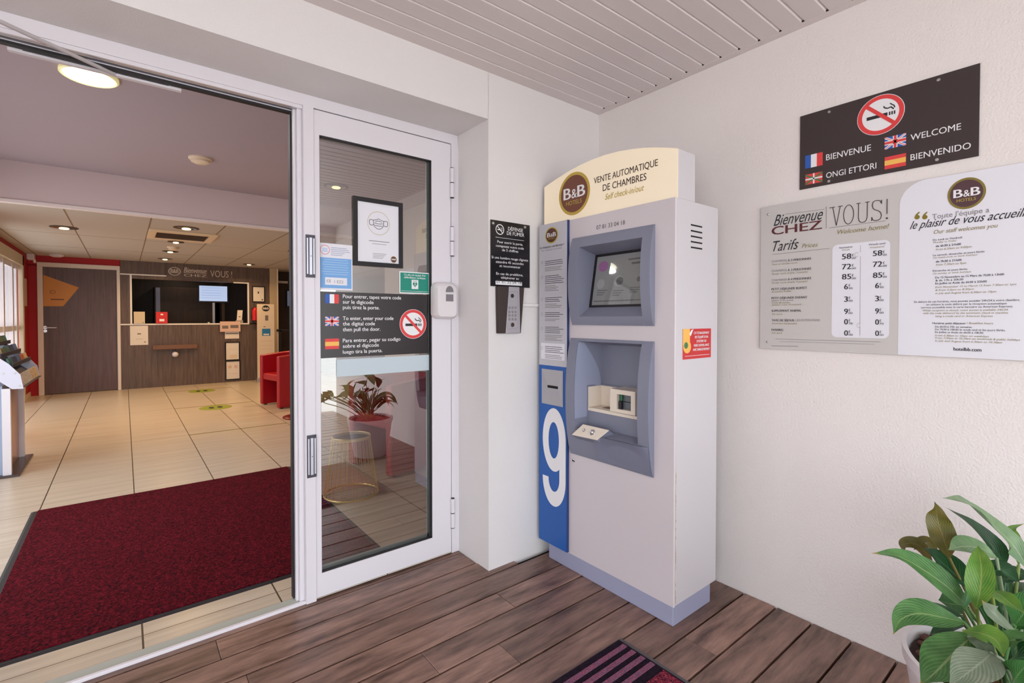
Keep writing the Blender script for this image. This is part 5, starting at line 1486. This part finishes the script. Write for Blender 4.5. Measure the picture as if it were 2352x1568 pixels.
for dx in (0, 60):
    p = Q.px(*cx2(228+dx, 405)); r_ = .0072
    mb.use(M_OLQ); mb.disc(Q, p, r_, r_*1.05, e_, 20); mb.flat(Q, [(p[0]-r_, p[1]), (p[0]-r_*.5, p[1]), (p[0]+r_*1.1, p[1]+r_*2.3), (p[0]+r_*.5, p[1]+r_*2.4), (p[0]-r_*.6, p[1]+r_*1.3)], e_+.0002)
ct("Toute l'équipe a", M_TEXTG, 345, 420, 793, 366, 38, .004); 
mb.use(M_PBLACK); a_, b_ = cx2(170, 508), cx2(1150, 380); mb.ptext(Q, 'le plaisir de vous accueillir', a_, b_, a_[1]-60/3.41, e_, .004, .5)
ct('Our staff welcomes you', M_OLIVE, 358, 537, 860, 483, 30, .008, .3)
for row in (('Du lundi au Vendredi', M_TEXTD, 352, 590, 580, 570, 14, .01, 0), ('Monday to Friday', M_OLIVE, 352, 609, 538, 594, 13, 0, .25), ('de 6h30 à 21h00', M_PBLACK, 375, 640, 570, 622, 16, .022, 0), ('from 6.30am to 9.00pm', M_OLIVE, 375, 666, 655, 641, 15, .006, .25),
            ('Le samedi, dimanche et jours fériés', M_TEXTD, 352, 710, 755, 680, 14, .01, 0), ('On week-ends or bank holidays', M_OLIVE, 352, 730, 700, 704, 13, 0, .25), ('de 7h30 à 21h00', M_PBLACK, 375, 761, 575, 746, 16, .022, 0), ('from 7.30am to 9pm', M_OLIVE, 375, 785, 612, 770, 15, .006, .25),
            ('Dimanche et jours fériés', M_TEXTD, 350, 833, 620, 816, 14, .01, 0), ('On sunday or bank holidays', M_OLIVE, 350, 854, 650, 836, 13, 0, .25), ('Du 15 Novembre au 15 Mars de 7h30 à 13h00', M_PBLACK, 370, 886, 908, 858, 15, .016, 0), ('& de 17h à 20h30', M_PBLACK, 372, 908, 588, 898, 15, .016, 0),
            ('En Juillet et Août de 6h30 à 22h00', M_PBLACK, 370, 931, 772, 915, 15, .016, 0), ('from November 15 to March 15 from 7.30am to 1pm', M_OLIVE, 370, 960, 1005, 936, 14, .004, .25), ('& from 5.0pm to 8.30pm', M_OLIVE, 370, 984, 672, 972, 14, .004, .25), ('in july and August from 6.30am to 10pm', M_OLIVE, 370, 1008, 848, 993, 14, .004, .25),
            ('En dehors de ces horaires, vous pouvez accéder 24h/24 à votre chambre,', M_TEXTD, 205, 1076, 1033, 1058, 14, .012, 0), ('en utilisant le code délivré par la réception automatique', M_TEXTD, 300, 1096, 930, 1086, 14, .004, 0), ('(service accessible avec la carte bancaire ou American Express).', M_TEXTD, 258, 1119, 978, 1109, 14, .004, 0),
            ('While reception is closed, room access is available 24h/24', M_OLIVE, 273, 1142, 940, 1136, 14, .004, .25), ('with the code delivered by the automatic check-in machine', M_OLIVE, 275, 1164, 940, 1159, 14, .004, .25), ('using a credit card or American Express.', M_OLIVE, 370, 1187, 823, 1184, 14, .004, .25),
            ('Horaires petit déjeuner', M_PBLACK, 347, 1242, 608, 1242, 15, .016, 0), ('/ Breakfast hours', M_OLIVE, 614, 1242, 823, 1242, 15, .01, .25), ('De 6h30 à 10h en semaine.', M_TEXTD, 368, 1269, 658, 1271, 14, .012, 0), ('De 7h30 à 10h30 le week-end et les jours fériés.', M_TEXTD, 368, 1290, 920, 1297, 14, .012, 0), ('En Juillet et Août de 6h30 à 10h30.', M_TEXTD, 368, 1311, 750, 1317, 14, .012, 0),
            ('From 6.30am to 10am on weekdays', M_OLIVE, 368, 1338, 790, 1343, 14, .004, .25), ('From 7.30am to 10.30am on weekends & public holidays', M_OLIVE, 368, 1359, 1035, 1369, 14, .004, .25), ('In july and August from 6.30am to 10.30am', M_OLIVE, 368, 1381, 893, 1390, 14, .004, .25), ('hotelbb.com', M_PBLACK, 513, 1449, 730, 1456, 26, .022, 0)):
    ct(*row)
mb.build('hours_lettering', pbd, pbd.location, smooth='flat')
mb = MB(); c = Q.px(2219.8, 444); emblem(mb, Q, c, (Q.px(2264.3, 437)[0]-Q.px(2175.5, 450)[0])/2, .0505, e_, M_PLUM, mat('emblem_olive', (134, 118, 50), .4)); mb.build('emblem', pbd, pbd.location, smooth='flat')
for q in ((1764.4, 492.4), (1762, 784.5)):
    p = Q.px(*q); mb = MB(M_SCREW); mb.lathe(Q.at(p[0], p[1], 0), [(.005, 0), (.004, .002), (0, .0025)], 14, ax=0, sg=-1); mb.build('screw', pbd, pbd.location, smooth=60)

# ------------------------------------------------------------------ doormat
M_MATD = carpet('doormat_dark', [(22, 18, 30), (44, 30, 44), (30, 22, 36)], 260)
M_MATP = carpet('doormat_pink', [(96, 78, 104), (146, 72, 96), (112, 90, 116), (170, 92, 108)], 260)
M_MATS = carpet('doormat_speckle', [(48, 16, 34), (140, 42, 62), (40, 22, 40), (176, 70, 86), (70, 26, 44)], 260)
dm = thing('doormat', 'striped dark red doormat with grey rim on the wooden deck', 'mat', (1.17, .72, 0))
dx0, dx1, dy0, dy1 = .87, 1.470, .27, 1.177
mb = MB(mat('doormat_rim', (84, 80, 82), .6)); mb.hull([(dx0, dy0, 0), (dx1, dy0, 0), (dx1, dy1, 0), (dx0, dy1, 0)], [(dx0+.006, dy0+.006, .006), (dx1-.006, dy0+.006, .006), (dx1-.006, dy1-.004, .006), (dx0+.006, dy1-.004, .006)]); mb.build('rim', dm, dm.location)
mb = MB(M_MATD); mb.box(dx0+.02, dy0+.02, .004, dx1-.022, dy1-.008, .0085)
mb.use(M_MATP)
for i in range(4):
    y = dy1-.034-i*.040; mb.box(dx0+.02, y-.019, .008, dx1-.030, y, .0105)
mb.use(M_MATS); mb.box(dx0+.02, dy0+.19, .008, dx1-.030, dy1-.206, .0105)
mb.use(M_MATP)
for i in range(4):
    y = dy0+.034+i*.040; mb.box(dx0+.02, y, .008, dx1-.030, y+.019, .0105)
mb.build('pile', dm, dm.location)

# ------------------------------------------------------------------ potted peace lily
pcx, pcy, pz = 1.715, .178, .335
pot = thing('potted_plant', 'white round pot with a leafy green peace lily by the right wall', 'plant', (pcx, pcy, 0))
po = pot.location
mb = MB(mat('pot_white', (228, 220, 222), .35))
mb.lathe((pcx, pcy, 0), [(.135, 0), (.142, .01), (.178, .22), (.190, pz-.035), (.196, pz-.03), (.197, pz), (.186, pz), (.182, pz-.02), (.176, pz-.05)], 56)
mb.build('pot', pot, po, smooth=40)
mb = MB(mat('soil_dark', (52, 30, 26), .9)); mb.lathe((pcx, pcy, pz-.036), [(.174, 0), (.178, .012), (.0, .014)], 40); mb.build('soil', pot, po, smooth=60)
M_PEB = mat('clay_pebble', (104, 58, 48), .7, vary=(50, .15, (70, 38, 34)))
mb = MB(M_PEB); rp = random.Random(2)
for i in range(330):
    a_, r_ = rp.uniform(0, 2*PI), .172*math.sqrt(rp.random()); s_ = rp.uniform(.007, .011)
    c = Vector((pcx+r_*math.cos(a_), pcy+r_*math.sin(a_), pz-.020+rp.uniform(0, .008)))
    mb.lathe(c - Vector((0, 0, s_*.7)), [(0, 0), (s_*.8, s_*.25), (s_, s_*.7), (s_*.8, s_*1.15), (0, s_*1.4)], 8)
pe = mb.build('clay_pebbles', pot, po, smooth=60); pe['kind'] = 'stuff'
def leaf_mat(name, c1, c2, vein, edge=None):
    m = bpy.data.materials.new(name); m.use_nodes = True
    nt = m.node_tree; N, L = nt.nodes.new, nt.links.new
    b = nt.nodes['Principled BSDF']; b.inputs['Roughness'].default_value = .38
    uv = N('ShaderNodeUVMap'); sp = N('ShaderNodeSeparateXYZ'); L(uv.outputs[0], sp.inputs[0])
    def mth(op, a, b_=None, clamp=False):
        x = N('ShaderNodeMath'); x.operation = op; x.use_clamp = clamp
        for i, q in enumerate((a, b_)):
            if q is None: continue
            if isinstance(q, (int, float)): x.inputs[i].default_value = q
            else: L(q, x.inputs[i])
        return x.outputs[0]
    s_ = mth('ABSOLUTE', mth('SUBTRACT', mth('MULTIPLY', sp.outputs['X'], 2.), 1.))
    ph = mth('SUBTRACT', mth('MULTIPLY', sp.outputs['Y'], 84.), mth('MULTIPLY', s_, 34.))
    v = mth('POWER', mth('ADD', mth('MULTIPLY', mth('SINE', ph), .5), .5), 4.)
    n = N('ShaderNodeTexNoise'); n.inputs['Scale'].default_value = 30; g = N('ShaderNodeNewGeometry'); L(g.outputs['Position'], n.inputs['Vector'])
    def mix(f, a, c):
        x = N('ShaderNodeMix'); x.data_type = 'RGBA'; L(f, x.inputs['Factor'])
        for i, q in (('A', a), ('B', c)):
            if isinstance(q, tuple): x.inputs[i].default_value = (*lin(q), 1)
            else: L(q, x.inputs[i])
        return x.outputs['Result']
    r = N('ShaderNodeMapRange'); r.inputs['From Min'].default_value = .35; r.inputs['From Max'].default_value = .65; L(n.outputs['Fac'], r.inputs['Value'])
    c = mix(r.outputs[0], c1, c2)
    c = mix(mth('MULTIPLY', v, .24), c, vein)
    c = mix(mth('MULTIPLY', mth('LESS_THAN', s_, .05), .7), c, vein)
    if edge:
        em_ = mth('MULTIPLY', mth('GREATER_THAN', mth('ADD', mth('MULTIPLY', sp.outputs['Y'], .75), mth('MULTIPLY', n.outputs['Fac'], .3)), .86), .85)
        c = mix(em_, c, edge)
    L(c, b.inputs['Base Color'])
    bn = N('ShaderNodeBump'); bn.inputs['Strength'].default_value = .22; bn.inputs['Distance'].default_value = .0015; L(mth('SINE', ph), bn.inputs['Height']); L(bn.outputs[0], b.inputs['Normal'])
    b.inputs['Subsurface Weight'].default_value = 0.0
    # thin leaf lets some light through
    tr = N('ShaderNodeBsdfTranslucent'); L(c, tr.inputs['Color']); mx = N('ShaderNodeMixShader'); mx.inputs[0].default_value = .25
    o = nt.nodes['Material Output']; L(b.outputs[0], mx.inputs[1]); L(tr.outputs[0], mx.inputs[2]); L(mx.outputs[0], o.inputs[0])
    return m
LG = leaf_mat('leaf_green', (43, 98, 40), (60, 122, 55), (115, 159, 98))
LD = leaf_mat('leaf_dark', (21, 64, 31), (35, 83, 43), (68, 113, 70))
LP = leaf_mat('leaf_pale', (96, 131, 86), (122, 152, 109), (164, 177, 144))
LO = leaf_mat('leaf_olive', (91, 90, 36), (114, 100, 41), (131, 122, 65), (75, 45, 32))
LY = leaf_mat('leaf_yellow', (80, 136, 42), (114, 157, 57), (160, 175, 98), (170, 147, 73))
LW = leaf_mat('leaf_silver', (113, 131, 106), (134, 147, 124), (160, 168, 147), (164, 139, 90))
LE = leaf_mat('leaf_green_tip', (54, 106, 47), (78, 131, 65), (147, 170, 114), (160, 137, 49))
crown = Vector((pcx, pcy, pz-.02))
def spline(P, n):
    P = [P[0]*2-P[1]] + P + [P[-1]*2-P[-2]]
    out = []
    segs = len(P)-3
    for k_ in range(n+1):
        t = k_/n*segs; i = min(int(t), segs-1); t -= i
        a, b, c, d = P[i:i+4]
        out.append(.5*((2*b)+(c-a)*t+(2*a-5*b+4*c-d)*t*t+(3*b-a-3*c+d)*t**3))
    return out
def leaf(ctrl, width, m, tilt=0., fold=.25, base_w=.12, wave=.0, peak=.42):
    """ctrl: midrib from leaf base to tip; tilt turns the blade about its midrib; a stalk runs down to the crown"""
    n, k_ = 18, 8
    mid = spline(ctrl, n)
    mb = MB(m)
    eye = Vector((0, 0, EYE))
    rows = []
    for i, p in enumerate(mid):
        t = i/n
        tg = (mid[min(i+1, n)]-mid[max(i-1, 0)]).normalized()
        face = (eye-p).normalized()*.6 + Vector((0, 0, .8))
        side = tg.cross(face).normalized()
        nrm = side.cross(tg).normalized()
        side, nrm = side*math.cos(tilt)+nrm*math.sin(tilt), nrm*math.cos(tilt)-side*math.sin(tilt)
        x = t/peak if t < peak else 1+(t-peak)/(1-peak)
        wv_ = math.sin(PI/2*x)**.8 if x < 1 else max(0., math.cos(PI/2*(x-1)))**1.35
        wv_ = max(wv_, base_w if t < .02 else .0)*width/2
        row = []
        for j in range(k_+1):
            s_ = j/k_*2-1
            q = p + side*s_*wv_ + nrm*(abs(s_)**1.3*wv_*fold + wave*math.sin(t*11+s_*2)*abs(s_))
            mb.uv[len(mb.v)+len(row)] = (j/k_, t)
            row.append(q)
        b0 = len(mb.v)
        mb.v += row
        rows.append(b0)
    for a, b in zip(rows, rows[1:]):
        for j in range(k_):
            mb.f.append((a+j, a+j+1, b+j+1, b+j)); mb.mi.append(0); mb.tone.append(0)
    # stalk
    root = crown + Vector((rl.uniform(-.035, .035), rl.uniform(-.035, .035), -.03))
    st = spline([root, root.lerp(mid[0], .5)+Vector((0, 0, .03)), mid[0]], 8)
    b0 = len(mb.v)
    mb.tube(st, .0035, 6)
    for i in range(b0, len(mb.v)): mb.uv[i] = (.5, .3)
    mb.build('leaf', pot, po, smooth=70)
rl = random.Random(4)
def pxl(pts):   # (photo x, y, distance) -> place
    return [deep(x, y, d) for x, y, d in pts]
def zx(x, y, d): return (x/3.5+1980, y/3.5+1120, d)
leaf(pxl([zx(1330, 640, 1.22), zx(1190, 430, 1.24), zx(960, 230, 1.22), zx(820, 110, 1.18), zx(640, 80, 1.14)]), .066, LP, .25, .2, peak=.4)
leaf(pxl([zx(1150, 620, 1.26), zx(1050, 470, 1.29), zx(860, 290, 1.30), zx(668, 152, 1.29)]), .060, LD, -.1, .25, peak=.42)
leaf(pxl([zx(700, 560, 1.22), zx(660, 420, 1.25), zx(610, 270, 1.26), zx(600, 180, 1.26), zx(582, 108, 1.255)]), .058, LO, .1, .15, peak=.34)
leaf(pxl([zx(570, 620, 1.26), zx(480, 480, 1.31), zx(390, 445, 1.33), zx(320, 465, 1.31), zx(360, 545, 1.28)]), .036, LO, .4, .3)
leaf(pxl([zx(600, 560, 1.33), zx(540, 440, 1.35), zx(470, 425, 1.36), zx(400, 460, 1.35)]), .03, LO, -.2, .3)
leaf(pxl([zx(850, 960, 1.14), zx(690, 800, 1.15), zx(480, 650, 1.16), zx(280, 545, 1.16), zx(70, 525, 1.14)]), .074, LE, .05, .22, peak=.36)
leaf(pxl([zx(850, 800, 1.19), zx(740, 690, 1.23), zx(620, 580, 1.26), zx(490, 475, 1.27)]), .078, LD, -.1, .2, peak=.5)
leaf(pxl([zx(920, 960, 1.10), zx(950, 820, 1.10), zx(960, 660, 1.11), zx(945, 540, 1.13), zx(930, 460, 1.15)]), .052, LY, .15, .45, peak=.35)
leaf(pxl([zx(820, 960, 1.13), zx(860, 820, 1.14), zx(890, 640, 1.15), zx(930, 480, 1.16)]), .03, LG, -.9, .3)
leaf(pxl([zx(1080, 560, 1.20), zx(960, 490, 1.20), zx(820, 470, 1.19), zx(690, 500, 1.16)]), .058, LP, .2, .15, peak=.55)
leaf(pxl([zx(820, 1080, 1.08), zx(640, 1040, 1.08), zx(450, 1010, 1.09), zx(310, 1060, 1.08), zx(250, 1180, 1.05)]), .062, LE, .15, .25, peak=.45)
leaf(pxl([zx(800, 1030, 1.11), zx(620, 985, 1.13), zx(450, 965, 1.14), zx(300, 957, 1.14)]), .03, LD, .5, .25)
leaf(pxl([zx(790, 940, 1.16), zx(700, 930, 1.16), zx(610, 900, 1.16)]), .055, LG, .1, .2)
leaf(pxl([zx(830, 1110, 1.12), zx(720, 1130, 1.14), zx(620, 1140, 1.15), zx(540, 1180, 1.15)]), .036, LD, -.3, .2)
leaf(pxl([zx(900, 1180, 1.03), zx(810, 1260, 1.01), zx(690, 1380, .99), zx(580, 1490, .97), zx(460, 1590, .94)]), .084, LE, .0, .15, peak=.48, wave=.002)
leaf(pxl([zx(1040, 1330, .97), zx(960, 1400, .95), zx(830, 1500, .93), zx(690, 1600, .91)]), .07, LW, .0, .15, peak=.4)
leaf(pxl([zx(860, 1200, 1.02), zx(940, 1240, 1.0), zx(1000, 1300, .99), zx(1020, 1350, .98)]), .04, LW, .2, .2)
leaf(pxl([zx(1300, 1220, 1.06), zx(1180, 1130, 1.06), zx(1060, 1010, 1.06), zx(960, 900, 1.08)]), .058, LW, -.15, .2, peak=.5)
leaf(pxl([zx(1040, 820, 1.11), zx(1120, 870, 1.08), zx(1220, 950, 1.05), zx(1310, 1010, 1.02)]), .042, LY, .1, .25)
leaf(pxl([zx(820, 1150, 1.03), zx(960, 1170, 1.0), zx(1080, 1230, .98), zx(1140, 1360, .95)]), .050, LY, .1, .25, peak=.5)
leaf(pxl([zx(1010, 1250, 1.0), zx(1150, 1230, .98), zx(1290, 1220, .96), zx(1420, 1240, .93)]), .04, LE, .1, .25, peak=.5)
leaf(pxl([zx(1130, 1420, .98), zx(1230, 1380, .95), zx(1340, 1360, .93), zx(1480, 1380, .9)]), .075, LD, .1, .2, peak=.5)
leaf(pxl([zx(1180, 1640, .94), zx(1230, 1540, .92), zx(1290, 1460, .91), zx(1360, 1380, .9)]), .05, LG, .1, .25)
leaf(pxl([zx(1010, 700, 1.20), zx(1100, 660, 1.20), zx(1180, 700, 1.19), zx(1270, 760, 1.17)]), .06, LD, .1, .2, peak=.5)
leaf(pxl([zx(1150, 760, 1.24), zx(1220, 700, 1.25), zx(1290, 690, 1.25), zx(1380, 720, 1.24)]), .05, LD, .1, .2)
leaf(pxl([zx(1230, 1100, 1.12), zx(1290, 1020, 1.12), zx(1340, 900, 1.13), zx(1400, 790, 1.13)]), .06, LG, .1, .2)
leaf(pxl([zx(1260, 620, 1.24), zx(1230, 420, 1.27), zx(1200, 330, 1.29), zx(1310, 285, 1.31)]), .025, LY, .1, .2)
for i in range(16):
    a_ = rl.uniform(-2.2, .35); le = rl.uniform(.16, .26)
    d_ = Vector((math.cos(a_), math.sin(a_), 0))
    c0 = crown + d_*rl.uniform(.02, .06) + Vector((0, 0, rl.uniform(.06, .16)))
    if c0.x + d_.x*le > RX-.03: d_ = d_*.6
    leaf([c0, c0+d_*le*.35+Vector((0, 0, .06)), c0+d_*le*.7+Vector((0, 0, .06)), c0+d_*le+Vector((0, 0, rl.uniform(-.05, .05)))], rl.uniform(.05, .075), rl.choice([LG, LD, LG, LE]), rl.uniform(-.3, .3), .22, peak=.42)
